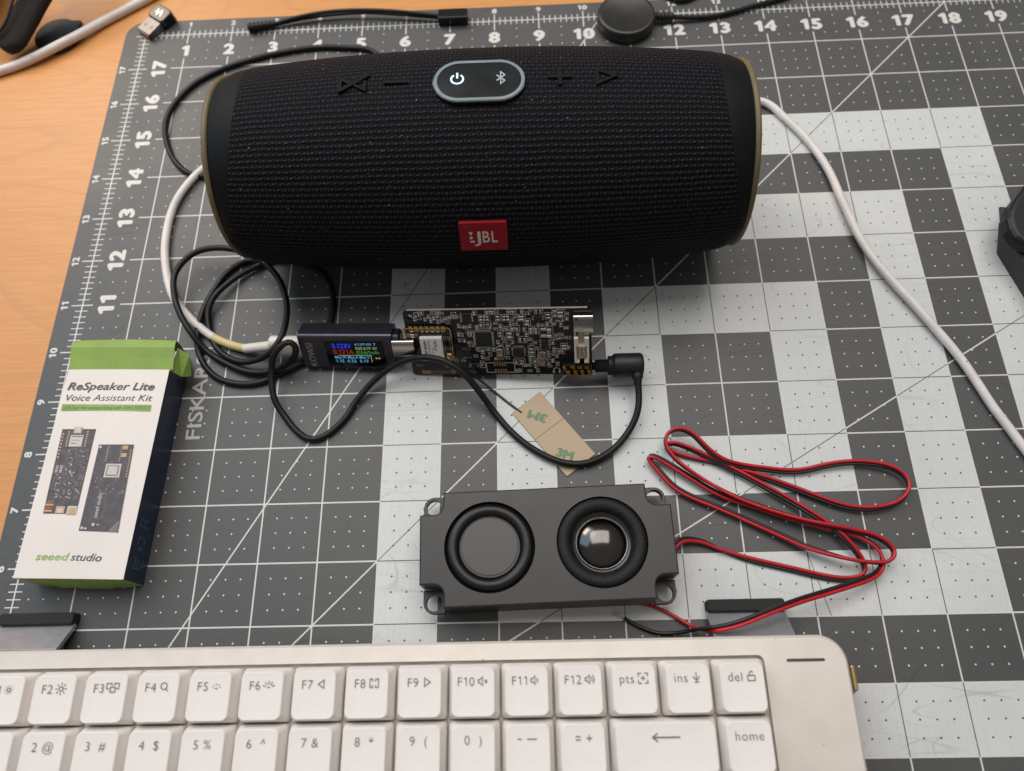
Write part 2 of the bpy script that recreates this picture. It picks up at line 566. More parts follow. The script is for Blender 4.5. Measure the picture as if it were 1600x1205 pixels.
def prism(mb, poly, z0, z1, bev=0.0, mi=0, T=None, seg=3, taper=0.0, botcap=True, topmi=None):
    """extrude a CCW outline; rounded top edge of radius bev; taper = inset of the top outline"""
    n = len(poly)
    rings = [[(p[0], p[1], z0) for p in poly]]
    if bev > 0:
        for i in range(seg + 1):
            a = math.radians(90 * i / seg)
            q = inset(poly, taper + bev * (1 - math.cos(a)))
            rings.append([(p[0], p[1], z1 - bev + bev * math.sin(a)) for p in q])
    else:
        q = inset(poly, taper) if taper else poly
        rings.append([(p[0], p[1], z1) for p in q])
    vs = [p for r in rings for p in r]
    fs = []
    for k in range(len(rings) - 1):
        for i in range(n):
            j = (i + 1) % n
            fs.append((k * n + i, k * n + j, (k + 1) * n + j, (k + 1) * n + i))
    mb.add(vs, fs, mi, False, T)
    mb.add(rings[-1], [tuple(range(n))], mi if topmi is None else topmi, False, T)
    if botcap:
        mb.add(rings[0], [tuple(reversed(range(n)))], mi, False, T)


def plate(mb, outer, holes, z0, z1, mi=0, T=None, bev=0.0):
    """flat plate with through holes, small chamfer on the outer top edge"""
    top = inset(outer, bev) if bev else outer
    loops = [top] + [list(h) for h in holes]
    allp = [p for l in loops for p in l]
    tris = tessellate_polygon([[Vector((p[0], p[1], 0)) for p in l] for l in loops])

    def up(t):
        a, b, c = (Vector(allp[i]) for i in t)
        return t if (b - a).cross(c - a) > 0 else (t[0], t[2], t[1])
    tris = [up(t) for t in tris if abs((Vector(allp[t[1]]) - Vector(allp[t[0]])).cross(Vector(allp[t[2]]) - Vector(allp[t[0]]))) > 1e-12]
    mb.add([(p[0], p[1], z1) for p in allp], tris, mi, False, T)
    mb.add([(p[0], p[1], z0) for p in allp], [(t[0], t[2], t[1]) for t in tris], mi, False, T)
    n = len(outer)
    rings = [[(p[0], p[1], z0) for p in (inset(outer, bev) if bev else outer)], [(p[0], p[1], z0 + bev * .5) for p in outer], [(p[0], p[1], z1 - bev) for p in outer], [(p[0], p[1], z1) for p in top]] if bev else \
        [[(p[0], p[1], z0) for p in outer], [(p[0], p[1], z1) for p in outer]]
    mb.add([p for r in rings for p in r], [(k * n + i, k * n + (i + 1) % n, (k + 1) * n + (i + 1) % n, (k + 1) * n + i) for k in range(len(rings) - 1) for i in range(n)], mi, False, T)
    for h in holes:
        n = len(h)
        mb.add([(p[0], p[1], z) for z in (z0, z1) for p in h], [(i, n + i, n + (i + 1) % n, (i + 1) % n) for i in range(n)], mi, False, T)


def lathe(mb, prof, n=48, mi=0, T=None, smooth=True, cap0=False, cap1=False):
    k = len(prof)
    vs = [(r * math.cos(2 * math.pi * i / n), r * math.sin(2 * math.pi * i / n), z) for r, z in prof for i in range(n)]
    fs = [(a * n + i, a * n + (i + 1) % n, (a + 1) * n + (i + 1) % n, (a + 1) * n + i) for a in range(k - 1) for i in range(n)]
    mb.add(vs, fs, mi, smooth, T)
    if cap0:
        mb.add(vs[:n], [tuple(reversed(range(n)))], mi, False, T)
    if cap1:
        mb.add(vs[-n:], [tuple(range(n))], mi, False, T)


def smooth_path(pts, step=0.06):
    pts = [Vector(p) for p in pts]
    P = [pts[0] * 2 - pts[1]] + pts + [pts[-1] * 2 - pts[-2]]
    out = []
    for i in range(1, len(P) - 2):
        p0, p1, p2, p3 = P[i - 1:i + 3]
        # centripetal Catmull-Rom
        t0 = 0.0
        t1 = t0 + max(1e-4, (p1 - p0).length) ** .5
        t2 = t1 + max(1e-4, (p2 - p1).length) ** .5
        t3 = t2 + max(1e-4, (p3 - p2).length) ** .5
        k = max(2, int((p2 - p1).length / step))
        for j in range(k):
            t = t1 + (t2 - t1) * j / k
            a1 = p0 * ((t1 - t) / (t1 - t0)) + p1 * ((t - t0) / (t1 - t0))
            a2 = p1 * ((t2 - t) / (t2 - t1)) + p2 * ((t - t1) / (t2 - t1))
            a3 = p2 * ((t3 - t) / (t3 - t2)) + p3 * ((t - t2) / (t3 - t2))
            b1 = a1 * ((t2 - t) / (t2 - t0)) + a2 * ((t - t0) / (t2 - t0))
            b2 = a2 * ((t3 - t) / (t3 - t1)) + a3 * ((t - t1) / (t3 - t1))
            out.append(b1 * ((t2 - t) / (t2 - t1)) + b2 * ((t - t1) / (t2 - t1)))
    out.append(pts[-1])
    # relax
    for _ in range(2):
        out = [out[0]] + [(out[i - 1] + out[i] * 2 + out[i + 1]) / 4 for i in range(1, len(out) - 1)] + [out[-1]]
    return out


def tube(mb, path, r, n=10, mi=0, cap=True):
    k = len(path)
    rs = r if isinstance(r, (list, tuple)) else [r] * k
    up = Vector((0, 0, 1))
    vs = []
    prev = None
    for i in range(k):
        t = (path[min(i + 1, k - 1)] - path[max(i - 1, 0)]).normalized()
        if prev is None:
            a = up.cross(t)
            if a.length < 1e-3:
                a = Vector((1, 0, 0)).cross(t)
            a.normalize()
        else:
            a = prev - t * prev.dot(t)
            a.normalize()
        prev = a
        b = t.cross(a)
        for j in range(n):
            q = 2 * math.pi * j / n
            vs.append(path[i] + (a * math.cos(q) + b * math.sin(q)) * rs[i])
    fs = [(i * n + j, i * n + (j + 1) % n, (i + 1) * n + (j + 1) % n, (i + 1) * n + j) for i in range(k - 1) for j in range(n)]
    mb.add(vs, fs, mi, True)
    if cap:
        mb.add(vs[:n], [tuple(reversed(range(n)))], mi)
        mb.add(vs[-n:], [tuple(range(n))], mi)


def box(mb, x0, x1, y0, y1, z0, z1, mi=0, T=None, bev=0.0, r=0.0):
    prism(mb, rrect((x0 + x1) / 2, (y0 + y1) / 2, abs(x1 - x0), abs(y1 - y0), r, 4) if r else [(x0, y0), (x1, y0), (x1, y1), (x0, y1)], z0, z1, bev, mi, T)


def frame(o, ex, ey):
    """4x4 from origin and two axes"""
    ex = Vector(ex).normalized()
    ey = Vector(ey)
    ey = (ey - ex * ey.dot(ex)).normalized()
    ez = ex.cross(ey)
    return Matrix(((ex.x, ey.x, ez.x, o[0]), (ex.y, ey.y, ez.y, o[1]), (ex.z, ey.z, ez.z, o[2]), (0, 0, 0, 1)))


_glyph = {}


def glyphs(s, off=0.0, shear=0.0, space=1.0):
    key = (s, off, shear, space)
    if key not in _glyph:
        cu = bpy.data.curves.new('t', 'FONT')
        cu.body = s
        cu.size = 1.0
        cu.offset = off
        cu.shear = shear
        cu.space_character = space
        cu.dimensions = '2D'
        cu.fill_mode = 'BOTH'
        cu.resolution_u = 3
        o = bpy.data.objects.new('t', cu)
        C.objects.link(o)
        bpy.context.view_layer.update()
        me = bpy.data.meshes.new_from_object(o.evaluated_get(bpy.context.evaluated_depsgraph_get()))
        vs = [v.co.copy() for v in me.vertices]
        fs = [tuple(p.vertices) for p in me.polygons]
        bpy.data.objects.remove(o)
        bpy.data.curves.remove(cu)
        bpy.data.meshes.remove(me)
        xs = [v.x for v in vs]
        _glyph[key] = (vs, fs, min(xs), max(xs))
    return _glyph[key]


CAP = None


def cap_height():
    global CAP
    if CAP is None:
        vs = glyphs('H')[0]
        CAP = max(v.y for v in vs) - min(v.y for v in vs)
    return CAP


_adv = {}


def advance(c, off):
    if (c, off) not in _adv:
        w = lambda t: (lambda g: g[3] - g[2])(glyphs(t, off))
        _adv[c, off] = w('H' + c + 'H') - w('HH')
    return _adv[c, off]


def layout(s, off=0.0, shear=0.0, space=1.0):
    """glyph run in which the figure 1 is drawn with a flag"""
    if '1' not in s:
        return glyphs(s, off, shear, space)
    key = ('L', s, off, shear, space)
    if key not in _glyph:
        vs, fs, pen, Hc = [], [], 0.0, cap_height()
        for c in s:
            if c == '1':
                w, x0 = 0.085 + 2 * off, 0.235 - off
                P = [(x0, -off), (x0 + w, -off), (x0 + w, Hc + off), (x0 + 0.25 * w, Hc + off), (x0 - 0.15, Hc * 0.84 + off), (x0 - 0.15, Hc * 0.84 + off - w), (x0, Hc * 0.93 - w)]
                g = ([Vector((x + shear * y, y, 0)) for x, y in P], [(0, 1, 2, 3, 6), (3, 4, 5, 6)])
                a = 0.46
            elif c == ' ':
                g, a = ([], []), advance(' ', off)
            else:
                g = glyphs(c, off, shear)
                a = advance(c, off)
            o = len(vs)
            vs += [v + Vector((pen, 0, 0)) for v in g[0]]
            fs += [tuple(o + i for i in f) for f in g[1]]
            pen += a * space
        xs = [v.x for v in vs]
        _glyph[key] = (vs, fs, min(xs), max(xs))
    return _glyph[key]


def text(mb, s, T, x0, y0, x1=None, h=0.1, mi=0, lift=0.004, off=0.0, shear=0.0, align='L', space=1.0):
    """flat lettering in the plane T: baseline from (x0, y0), cap height h; x1 fits the width"""
    vs, fs, a, b = layout(s, off, shear, space)
    k = h / cap_height()
    kx = (x1 - x0) / (b - a) if x1 is not None else k
    w = (b - a) * kx
    ox = x0 if align == 'L' else (x0 - w / 2 if align == 'C' else x0 - w)
    mb.add([((v.x - a) * kx + ox, v.y * k + y0, lift) for v in vs], fs, mi, False, T)


def stroke(mb, pts, w, T=None, mi=0, lift=0.004, closed=False, th=0.0):
    """mitred flat ribbon along 2-D points (raised bar when th > 0)"""
    P = [Vector((p[0], p[1])) for p in pts]
    n = len(P)
    L, R_ = [], []
    for i in range(n):
        a = P[i - 1] if (i > 0 or closed) else None
        c = P[(i + 1) % n] if (i < n - 1 or closed) else None
        b = P[i]
        d1 = (b - a).normalized() if a is not None else (c - b).normalized()
        d2 = (c - b).normalized() if c is not None else d1
        n1, n2 = Vector((-d1.y, d1.x)), Vector((-d2.y, d2.x))
        nn = (n1 + n2)
        nn = nn.normalized() if nn.length > 1e-6 else n1
        k = w / 2 / max(0.5, nn.dot(n1))
        L.append(b + nn * k)
        R_.append(b - nn * k)
    vs = [(p.x, p.y, lift) for p in L] + [(p.x, p.y, lift) for p in R_]
    m = n if closed else n - 1
    fs = [(i + n, (i + 1) % n + n, (i + 1) % n, i) for i in range(m)]
    if th > 0:
        vs += [(x, y, z - th) for x, y, z in vs]
        fs += [(i, (i + 1) % n, (i + 1) % n + 2 * n, i + 2 * n) for i in range(m)]
        fs += [((i + 1) % n + n, i + n, i + 3 * n, (i + 1) % n + 3 * n) for i in range(m)]
        if not closed:
            fs += [(0, 2 * n, 3 * n, n), (n - 1, 2 * n - 1, 4 * n - 1, 3 * n - 1)]
    mb.add(vs, fs, mi, False, T)


def disc(mb, cx, cy, r, T=None, mi=0, lift=0.004, n=20):
    mb.add([(x, y, lift) for x, y in circ(cx, cy, r, n)], [tuple(range(n))], mi, False, T)


def quad(mb, x0, y0, x1, y1, T=None, mi=0, lift=0.004):
    mb.add([(x0, y0, lift), (x1, y0, lift), (x1, y1, lift), (x0, y1, lift)], [(0, 1, 2, 3)], mi, False, T)


def arc(cx, cy, r, a0, a1, n=12):
    return [(cx + r * math.cos(math.radians(a0 + (a1 - a0) * i / n)), cy + r * math.sin(math.radians(a0 + (a1 - a0) * i / n))) for i in range(n + 1)]


# ------------------------------------------------------------------ desk and mat
mb = MB()
mb.add([(-60, -30, -0.08), (70, -30, -0.08), (70, 55, -0.08), (-60, 55, -0.08)], [(0, 1, 2, 3)])
mb.add([(-60, -30, -1.3), (70, -30, -1.3), (70, 55, -1.3), (-60, 55, -1.3)], [(3, 2, 1, 0)])
desk = build('desk', mb, m_wood)
desk['kind'] = 'structure'

mat = thing('cutting_mat', 'large grey cutting mat with white inch grid and nested white squares on the wooden desk', 'cutting mat')
mb = MB()
prism(mb, rrect(12.0, 9.0, 24.96, 18.9, 0.42, 8), -0.078, 0.0, 0.012)
build('mat_sheet', mb, m_mat, mat)
I4 = Matrix.Identity(4)


def number(name, k, T, h, off, grow):
    """heavy printed numeral, thickened by stacked copies"""
    mb = MB()
    for q, (dx, dy) in enumerate(((0, 0), (grow, 0), (-grow, 0), (0, grow * .8), (0, -grow * .8))):
        text(mb, str(k), T @ Matrix.Diagonal((1.14, 1, 1, 1)), dx, dy, h=h, lift=0.004 + 0.0006 * q, off=off, align='C', space=1.10)
    build(name, mb, m_matprint, mat)


for i in range(1, 20):
    number('ruler_number', i, Matrix.Translation((i, 17.36, 0)), 0.28, 0.014, 0.020)
    if i not in (11, 17, 18, 19):
        number('small_number', i, Matrix.Translation((i, 18.24, 0)), 0.125, 0.010, 0.008)
for j in range(6, 18):
    R_ = Matrix.Rotation(math.pi / 2, 4, 'Z')
    if j > 10:
        number('ruler_number', j, Matrix.Translation((0.62, j, 0)) @ R_, 0.28, 0.014, 0.020)
    number('small_number', j, Matrix.Translation((-0.285, j, 0)) @ R_, 0.125, 0.010, 0.008)
mb = MB()
T = Matrix.Translation((2.70, 8.21, 0)) @ Matrix.Rotation(math.pi / 2 + 0.02, 4, 'Z')
text(mb, 'FISKARS', T, 0, 0, 1.66, h=0.25, lift=0.004, off=0.012)
build('brand_print', mb, m_brandink, mat)

# ------------------------------------------------------------------ cylindrical speaker
SPX, SPY, SPZ = 7.91, 12.55, 1.84
spk = thing('bluetooth_speaker', 'large black cloth-covered cylinder speaker with lit power symbol and red badge', 'speaker', (SPX, SPY, 0), (0, 0, -0.008))


def prof(s):
    a = abs(s)
    return 1.83 - 0.20 * (a / 4.0) ** 2.2


def edge(phi):
    """distance of the cloth edge from the rim: deep on top, shallow at the front"""
    q = math.sin(phi - 0.07)
    return 0.12 + (0.39 * q ** 1.15 if q > 0 else 0.55 * min(-q, 0.8) ** 1.2)


def cyl(s, phi, r):
    return (s, -r * math.cos(phi), SPZ + r * math.sin(phi))


mb = MB()
NS, NP = 60, 96
uvs = []
for j in range(NP + 1):
    phi = 2 * math.pi * j / NP - math.pi / 2
    e = 4.36 - edge(phi)
    for i in range(NS + 1):
        s = -e + 2 * e * i / NS
        dip = 0.02 * max(0.0, (abs(s) / e - 0.97) / 0.03)
        mb.v.append(Vector(cyl(s, phi, prof(s) - dip)))
        uvs.append((s, phi * 1.78))
for j in range(NP):
    for i in range(NS):
        a = j * (NS + 1) + i
        mb.f.append((a, a + 1, a + NS + 2, a + NS + 1)); mb.m.append(0); mb.sm.append(True)
build('fabric_cover', mb, m_cloth, spk, uv=uvs)

for sg in (-1, 1):
    mb = MB()
    vs, fs = [], []
    K = 10
    for j in range(NP):
        phi = 2 * math.pi * j / NP
        e = 4.36 - edge(phi) - 0.05
        for k in range(K):
            t = k / (K - 1)
            s = e + (4.31 - e) * t
            r = prof(s) - 0.012 - 0.09 * t ** 2.2
            vs.append(cyl(sg * s, phi, r))
    for j in range(NP):
        for k in range(K - 1):
            q = (j * K + k, j * K + k + 1, ((j + 1) % NP) * K + k + 1, ((j + 1) % NP) * K + k)
            fs.append(q if sg > 0 else q[::-1])
    mb.add(vs, fs, 0, True)
    # recessed end disc with its inner wall
    T = Matrix.Translation((sg * 4.30, 0, SPZ)) @ Matrix.Rotation(sg * math.pi / 2, 4, 'Y')
    lathe(mb, [(1.44, 0.0), (1.40, -0.02), (1.36, -0.25), (1.1, -0.28), (0.9, -0.2), (0.2, -0.2), (0.001, -0.2)], 64, 0, T)
    cap = build('end_cap', mb, m_capblack, spk)
    mb = MB()
    path = []
    vs, fs = [], []
    n = 8
    for j in range(NP):
        phi = 2 * math.pi * j / NP
        for q in range(n):
            a = 2 * math.pi * q / n
            vs.append(cyl(sg * (4.312 + 0.058 * math.cos(a)), phi, 1.478 + 0.075 * math.sin(a)))
    for j in range(NP):
        for q in range(n):
            f = (j * n + q, ((j + 1) % NP) * n + q, ((j + 1) % NP) * n + (q + 1) % n, j * n + (q + 1) % n)
            fs.append(f if sg < 0 else f[::-1])
    mb.add(vs, fs, 0, True)
    build('rim_band', mb, m_khaki, cap)


def tangent(s, phi, lift=0.0):
    """local frame on the cloth: x along the speaker, y up round it, z outwards"""
    r = prof(s) + lift
    return frame(cyl(s, phi, r), (1, 0, 0), (0, math.sin(phi), math.cos(phi)))


PH = math.radians(92.2)
T = tangent(0.05, math.radians(90.6))
mb = MB()
prism(mb, rrect(0, 0, 1.44, 0.84, 0.42, 12), -0.10, 0.035, 0.02, 0, T)
panel = build('control_panel', mb, m_panel, spk)
mb = MB()
stroke(mb, rrect(0, 0, 1.34, 0.745, 0.372, 12), 0.050, T, 0, 0.041, True)
build('panel_ring', mb, m_ring, panel)
mb = MB()
c0 = (-0.335, 0.03)
stroke(mb, arc(c0[0], c0[1], 0.092, 125, 415, 24), 0.026, T, 0, 0.042)
stroke(mb, [(c0[0], c0[1] + 0.015), (c0[0], c0[1] + 0.125)], 0.028, T, 0, 0.042)
build('power_symbol', mb, m_glow, panel)
mb = MB()
cx, cy = 0.33, 0.03
stroke(mb, [(cx - 0.062, cy + 0.055), (cx + 0.062, cy - 0.055), (cx, cy - 0.12), (cx, cy + 0.12), (cx + 0.062, cy + 0.055), (cx - 0.062, cy - 0.055)], 0.022, T, 0, 0.042)
build('bluetooth_symbol', mb, m_dimglow, panel)


def button(s, fn):
    mb = MB()
    fn(mb, tangent(s - SPX, PH))
    build('button', mb, m_btn, spk)


def raised(*paths, w=0.06):
    def f(mb, T):
        for k, (p, cl) in enumerate(paths):
            stroke(mb, p, w, T, 0, 0.034 + 0.003 * k, cl, 0.05)
    return f


button(6.675, raised(([(-0.185, 0), (0.185, 0)], False)))
button(9.19, raised(([(-0.18, 0), (0.18, 0)], False), ([(0, -0.17), (0, 0.17)], False)))
button(9.89, raised(([(-0.13, -0.14), (-0.13, 0.14), (0.14, 0)], True), w=0.05))
button(6.0, raised(([(-0.19, 0.12), (-0.19, -0.11), (-0.13, -0.07), (0.13, 0.07)], False), ([(-0.19, 0.12), (-0.02, 0.0)], False),
                   ([(0.03, -0.02), (0.19, -0.12), (0.19, 0.06)], False), ([(-0.21, -0.15), (0.20, 0.15)], False), ([(0.13, 0.17), (0.26, 0.17)], False), ([(0.195, 0.11), (0.195, 0.23)], False), w=0.045))

PB = math.radians(12.4)
T = tangent(7.935 - SPX, PB)
mb = MB()
prism(mb, rrect(0, 0, 0.77, 0.60, 0.02, 2), -0.06, 0.028, 0.008, 0, T)
badge = build('badge', mb, m_red, spk)
mb = MB()
text(mb, 'J', T, -0.155, -0.115, -0.045, h=0.235, lift=0.034, off=0.012)
text(mb, 'B', T, -0.015, -0.115, 0.10, h=0.235, lift=0.034, off=0.012)
text(mb, 'L', T, 0.13, -0.115, 0.225, h=0.235, lift=0.034, off=0.012)
mb.add([(-0.235, 0.115, 0.034), (-0.20, 0.03, 0.034), (-0.165, 0.115, 0.034)], [(0, 1, 2)], 0, False, T)
disc(mb, -0.20, -0.015, 0.028, T, 0, 0.034)
quad(mb, -0.222, -0.115, -0.15, -0.075, T, 0, 0.034)
build('badge_lettering', mb, m_silver, badge)

# ------------------------------------------------------------------ carton
BX = at(20, 903.5, 0.65)
BXR = at(193, 903.5, 0.65)
yaw = math.atan2(BXR.y - BX.y, BXR.x - BX.x) - 0.012
W_, L_, H_ = (BXR - BX).length, 4.10, 0.65
carton = thing('product_box', 'white and green carton with navy side and open end flap on the mat', 'box', (BX.x, BX.y, 0), (0, 0, yaw))
MBX = Matrix.Translation((BX.x, BX.y, 0)) @ Matrix.Rotation(yaw, 4, 'Z')
MBXi = MBX.inverted()


def onbox(px, py):
    p = MBXi @ at(px, py, H_)
    return p.x, p.y


fold = 3.60
NB = 12
mb = MB()      # front panel, a shallow bow across its length
for i in range(NB + 1):
    for j in range(NB + 1):
        u, v = W_ * i / NB, fold * j / NB
        mb.v.append(Vector((u + 0.03 * v / L_ * (i / NB), v, H_ + 0.012 * math.sin(math.pi * i / NB))))
for i in range(NB):
    for j in range(NB):
        a = i * (NB + 1) + j
        mb.f.append((a, a + NB + 1, a + NB + 2, a + 1)); mb.m.append(0); mb.sm.append(True)
front = build('front_panel', mb, m_carton, carton)
mb = MB()      # green flap band, popped up towards its open end
prof_f = [(fold, H_ + 0.002), (fold + 0.2, H_ + 0.05), (fold + 0.38, H_ + 0.10), (fold + 0.47, H_ + 0.105), (fold + 0.53, H_ + 0.06)]
for k, (v, z) in enumerate(prof_f):
    for i in range(NB + 1):
        u = -0.0 + (W_ + 0.09) * i / NB
        mb.v.append(Vector((u + (0.08 if k == 4 and i == 0 else 0), v + (0.02 * math.sin(math.pi * i / NB) if k == 4 else 0), z + 0.012 * math.sin(math.pi * i / NB) )))
for k in range(len(prof_f) - 1):
    for i in range(NB):
        a = k * (NB + 1) + i
        mb.f.append((a, a + 1, a + NB + 2, a + NB + 1)); mb.m.append(0); mb.sm.append(False)
for i in range(NB):   # tuck of the flap going down into the box
    a = (len(prof_f) - 1) * (NB + 1) + i
    o = len(mb.v)
    mb.v += [mb.v[a] + Vector((0, -0.05, -0.35)), mb.v[a + 1] + Vector((0, -0.05, -0.35))]
    mb.f.append((a, a + 1, o + 1, o)); mb.m.append(0); mb.sm.append(False)
build('end_flap', mb, m_green, carton)
mb = MB()
mb.add([(W_, 0, 0), (W_ + 0.02, L_ - 0.42, 0), (W_ + 0.03, L_ - 0.50, H_ - 0.002), (W_, 0, H_ - 0.002)], [(0, 1, 2, 3)], 0)
mb.add([(W_ + 0.02, L_ - 0.42, 0), (W_ + 0.02, L_, 0), (W_ + 0.02, L_ - 0.1, 0.3), (W_ + 0.03, L_ - 0.50, H_ - 0.002)], [(0, 1, 2, 3)], 0)
side = build('side_panel', mb, m_navy, carton)
mb = MB()
mb.add([(0, 0, 0), (0, L_, 0), (0, L_, H_), (0, 0, H_ - .002)], [(3, 2, 1, 0)], 0)
mb.add([(0, 0, 0.002), (W_, 0, 0.002), (W_, L_, 0.002), (0, L_, 0.002)], [(3, 2, 1, 0)], 0)
mb.add([(0.01, L_ - 0.5, 0.01), (W_, L_ - 0.5, 0.01), (W_, L_ - 0.5, H_ - .01), (0.01, L_ - 0.5, H_ - .01)], [(0, 1, 2, 3)], 0)
build('back_panel', mb, m_cartonin, carton)
mb = MB()      # small dust flap sticking out of the open corner
fx_, fy_ = W_ + 0.05, L_ - 0.52
mb.add([(fx_, fy_, H_ - 0.03), (fx_ + 0.05, fy_ + 0.44, H_ - 0.02), (fx_ + 0.22, fy_ + 0.36, H_ - 0.12), (fx_ + 0.20, fy_ + 0.05, 0.28), (fx_ + 0.10, fy_ - 0.02, 0.42)], [(0, 4, 3, 2, 1)], 0)
mb.add([(fx_ - 0.012, fy_, H_ - 0.03), (fx_ + 0.038, fy_ + 0.44, H_ - 0.02), (fx_ + 0.208, fy_ + 0.36, H_ - 0.12), (fx_ + 0.188, fy_ + 0.05, 0.28), (fx_ + 0.088, fy_ - 0.02, 0.42)], [(0, 1, 2, 3, 4)], 1)
stroke(mb, [(fx_ - 0.005, fy_), (fx_ + 0.045, fy_ + 0.44)], 0.022, Matrix.Identity(4), 1, H_ - 0.015)
build('dust_flap', mb, [m_green, m_cartonin], carton)
mb = MB()      # closed bottom end, bulging and creased
NE = 20
for i in range(NE + 1):
    t = i / NE
    u = W_ * t
    bul = 0.07 * math.sin(math.pi * t) ** 0.7
    mb.v += [Vector((u, 0, H_ + 0.012 * math.sin(math.pi * t))), Vector((u, -bul * 0.6, H_ * 0.62)), Vector((u, -bul - 0.02 * math.sin(5 * math.pi * t) ** 2, H_ * 0.25)), Vector((u, -bul * 0.8, 0.0))]
for i in range(NE):
    for k in range(3):
        a = i * 4 + k
        mb.f.append((a, a + 1, a + 5, a + 4)); mb.m.append(0); mb.sm.append(True)
base_ = build('end_tuck', mb, m_green, carton)
mb = MB()
for a, b in ((0.08, 0.30), (0.55, 0.78), (0.86, 0.99)):
    for i in range(6):
        t0, t1 = a + (b - a) * i / 6, a + (b - a) * (i + 1) / 6
        z0, z1 = 0.14 + 0.10 * math.cos((i / 6 - .5) * 3), 0.14 + 0.10 * math.cos(((i + 1) / 6 - .5) * 3)
        y0 = lambda t: -0.07 * math.sin(math.pi * t) ** 0.7 - 0.028
        mb.add([(W_ * t0, y0(t0), z0), (W_ * t1, y0(t1), z1), (W_ * t1, y0(t1), z1 + 0.022), (W_ * t0, y0(t0), z0 + 0.022)], [(0, 1, 2, 3)], 0)
build('paper_edge', mb, m_carton, base_)

# printed matter on the carton front
TT = Matrix.Translation((0, 0, H_ + 0.0125))
mb = MB()


def boxtext(s, a, b, h, mi, off=0.0, shear=0.0):
    p, q = onbox(*a), onbox(*b)
    text(mb, s, TT @ Matrix.Translation((p[0], p[1], 0)) @ Matrix.Rotation(math.atan2(q[1] - p[1], q[0] - p[0]), 4, 'Z'), 0, 0, math.hypot(q[0] - p[0], q[1] - p[1]), h, mi, 0.004, off, shear)


boxtext('ReSpeaker Lite', (105.5, 609.5), (241, 610), 0.135, 0, 0.016, 0.22)
build('title_lettering', mb, m_ink, front)
mb = MB()
boxtext('Voice Assistant Kit', (102.5, 626.5), (237.5, 627), 0.115, 0, -0.004, 0.22)
build('subtitle_lettering', mb, m_ink, front)
mb = MB()
boxtext('seeed', (55.5, 875), (107.5, 876), 0.115, 1, 0.010, 0.2)
boxtext('studio', (110.5, 876), (158.5, 877.5), 0.115, 0, 0.008, 0.2)
build('maker_lettering', mb, [m_ink, m_greenink], front)
mb = MB()
a, b, c, d = onbox(96, 642), onbox(235, 643), onbox(237, 633), onbox(98, 632)
mb.add([(p[0], p[1], H_ + 0.0145) for p in (a, b, c, d)], [(0, 1, 2, 3)], 0)
p, q = onbox(98.5, 640), onbox(233, 641)
text(mb, 'USB Dual Microphone Array with XIAO ESP32S3', TT @ Matrix.Translation((p[0], p[1], 0)), 0, 0, q[0] - p[0], 0.062, 1, 0.006, -0.002, 0.2)
build('green_strip', mb, [m_green, m_greentxt], front)


def quadframe(tl, tr, br, bl):
    """bilinear map of a printed picture laid on the box"""
    TL, TR, BR, BL = (Vector(onbox(*p)) for p in (tl, tr, br, bl))
    return lambda u, v: (BL * (1 - u) + BR * u) * (1 - v) + (TL * (1 - u) + TR * u) * v


def pic(mb, f, u0, v0, u1, v1, mi, lift):
    vs = [f(u0, v0), f(u1, v0), f(u1, v1), f(u0, v1)]
    mb.add([(p.x, p.y, H_ + 0.0125 + lift) for p in vs], [(0, 1, 2, 3)], mi)


rnd = random.Random(3)
# crop at (40,660) scaled 8x
k8 = lambda x, y: (40 + x / 8, 660 + y / 8)
f1 = quadframe(k8(465, 88), k8(890, 88), k8(640, 1150), k8(222, 1140))
mb = MB()
pic(mb, f1, 0.005, 0.0, 0.995, 1.0, 0, 0.002)
pic(mb, f1, 0.36, 0.945, 0.60, 1.025, 3, 0.008)
pic(mb, f1, 0.40, 0.955, 0.56, 1.02, 2, 0.010)
pic(mb, f1, 0.30, 0.785, 0.68, 0.925, 2, 0.006)
pic(mb, f1, 0.33, 0.90, 0.66, 0.912, 1, 0.008)
pic(mb, f1, 0.35, 0.86, 0.60, 0.866, 1, 0.008)
pic(mb, f1, 0.35, 0.82, 0.50, 0.83, 1, 0.008)
for i in range(8):
    pic(mb, f1, 0.03, 0.65 + i * 0.04, 0.09, 0.668 + i * 0.04, 3, 0.004)
    if i < 7:
        pic(mb, f1, 0.20, 0.79 + i * 0.028, 0.25, 0.805 + i * 0.028, 3, 0.004)
        pic(mb, f1, 0.75, 0.79 + i * 0.028, 0.80, 0.805 + i * 0.028, 3, 0.004)
for i in range(5):
    pic(mb, f1, 0.07, 0.475 + i * 0.018, 0.15, 0.485 + i * 0.018, 2, 0.004)
    pic(mb, f1, 0.19, 0.475 + i * 0.018, 0.28, 0.485 + i * 0.018, 2, 0.004)
for i in range(330):
    u, v = rnd.uniform(0.08, 0.94), rnd.uniform(0.16, 0.76)
    if 0.5 < u < 0.74 and 0.54 < v < 0.62 or (0.45 < u < 0.65 and 0.36 < v < 0.42):
        continue
    if u < 0.3 and v > 0.46:
        continue
    w = rnd.uniform(0.015, 0.05)
    pic(mb, f1, u, v, min(0.98, u + w), v + rnd.uniform(0.006, 0.02), rnd.choice((1, 1, 1, 1, 2)), 0.003 + 0.002 * (i % 5) / 5)
for i in range(4):
    pic(mb, f1, 0.02, 0.02 + i * 0.035, 0.26, 0.04 + i * 0.035, (5, 4, 5, 4)[i], 0.006)
    pic(mb, f1, 0.05, 0.012 + i * 0.035, 0.2, 0.02 + i * 0.035, 4, 0.007)
pic(mb, f1, 0.36, 0.005, 0.62, 0.085, 3, 0.006)
pic(mb, f1, 0.42, 0.01, 0.57, 0.06, 2, 0.008)
pic(mb, f1, 0.70, -0.01, 0.99, 0.09, 2, 0.006)
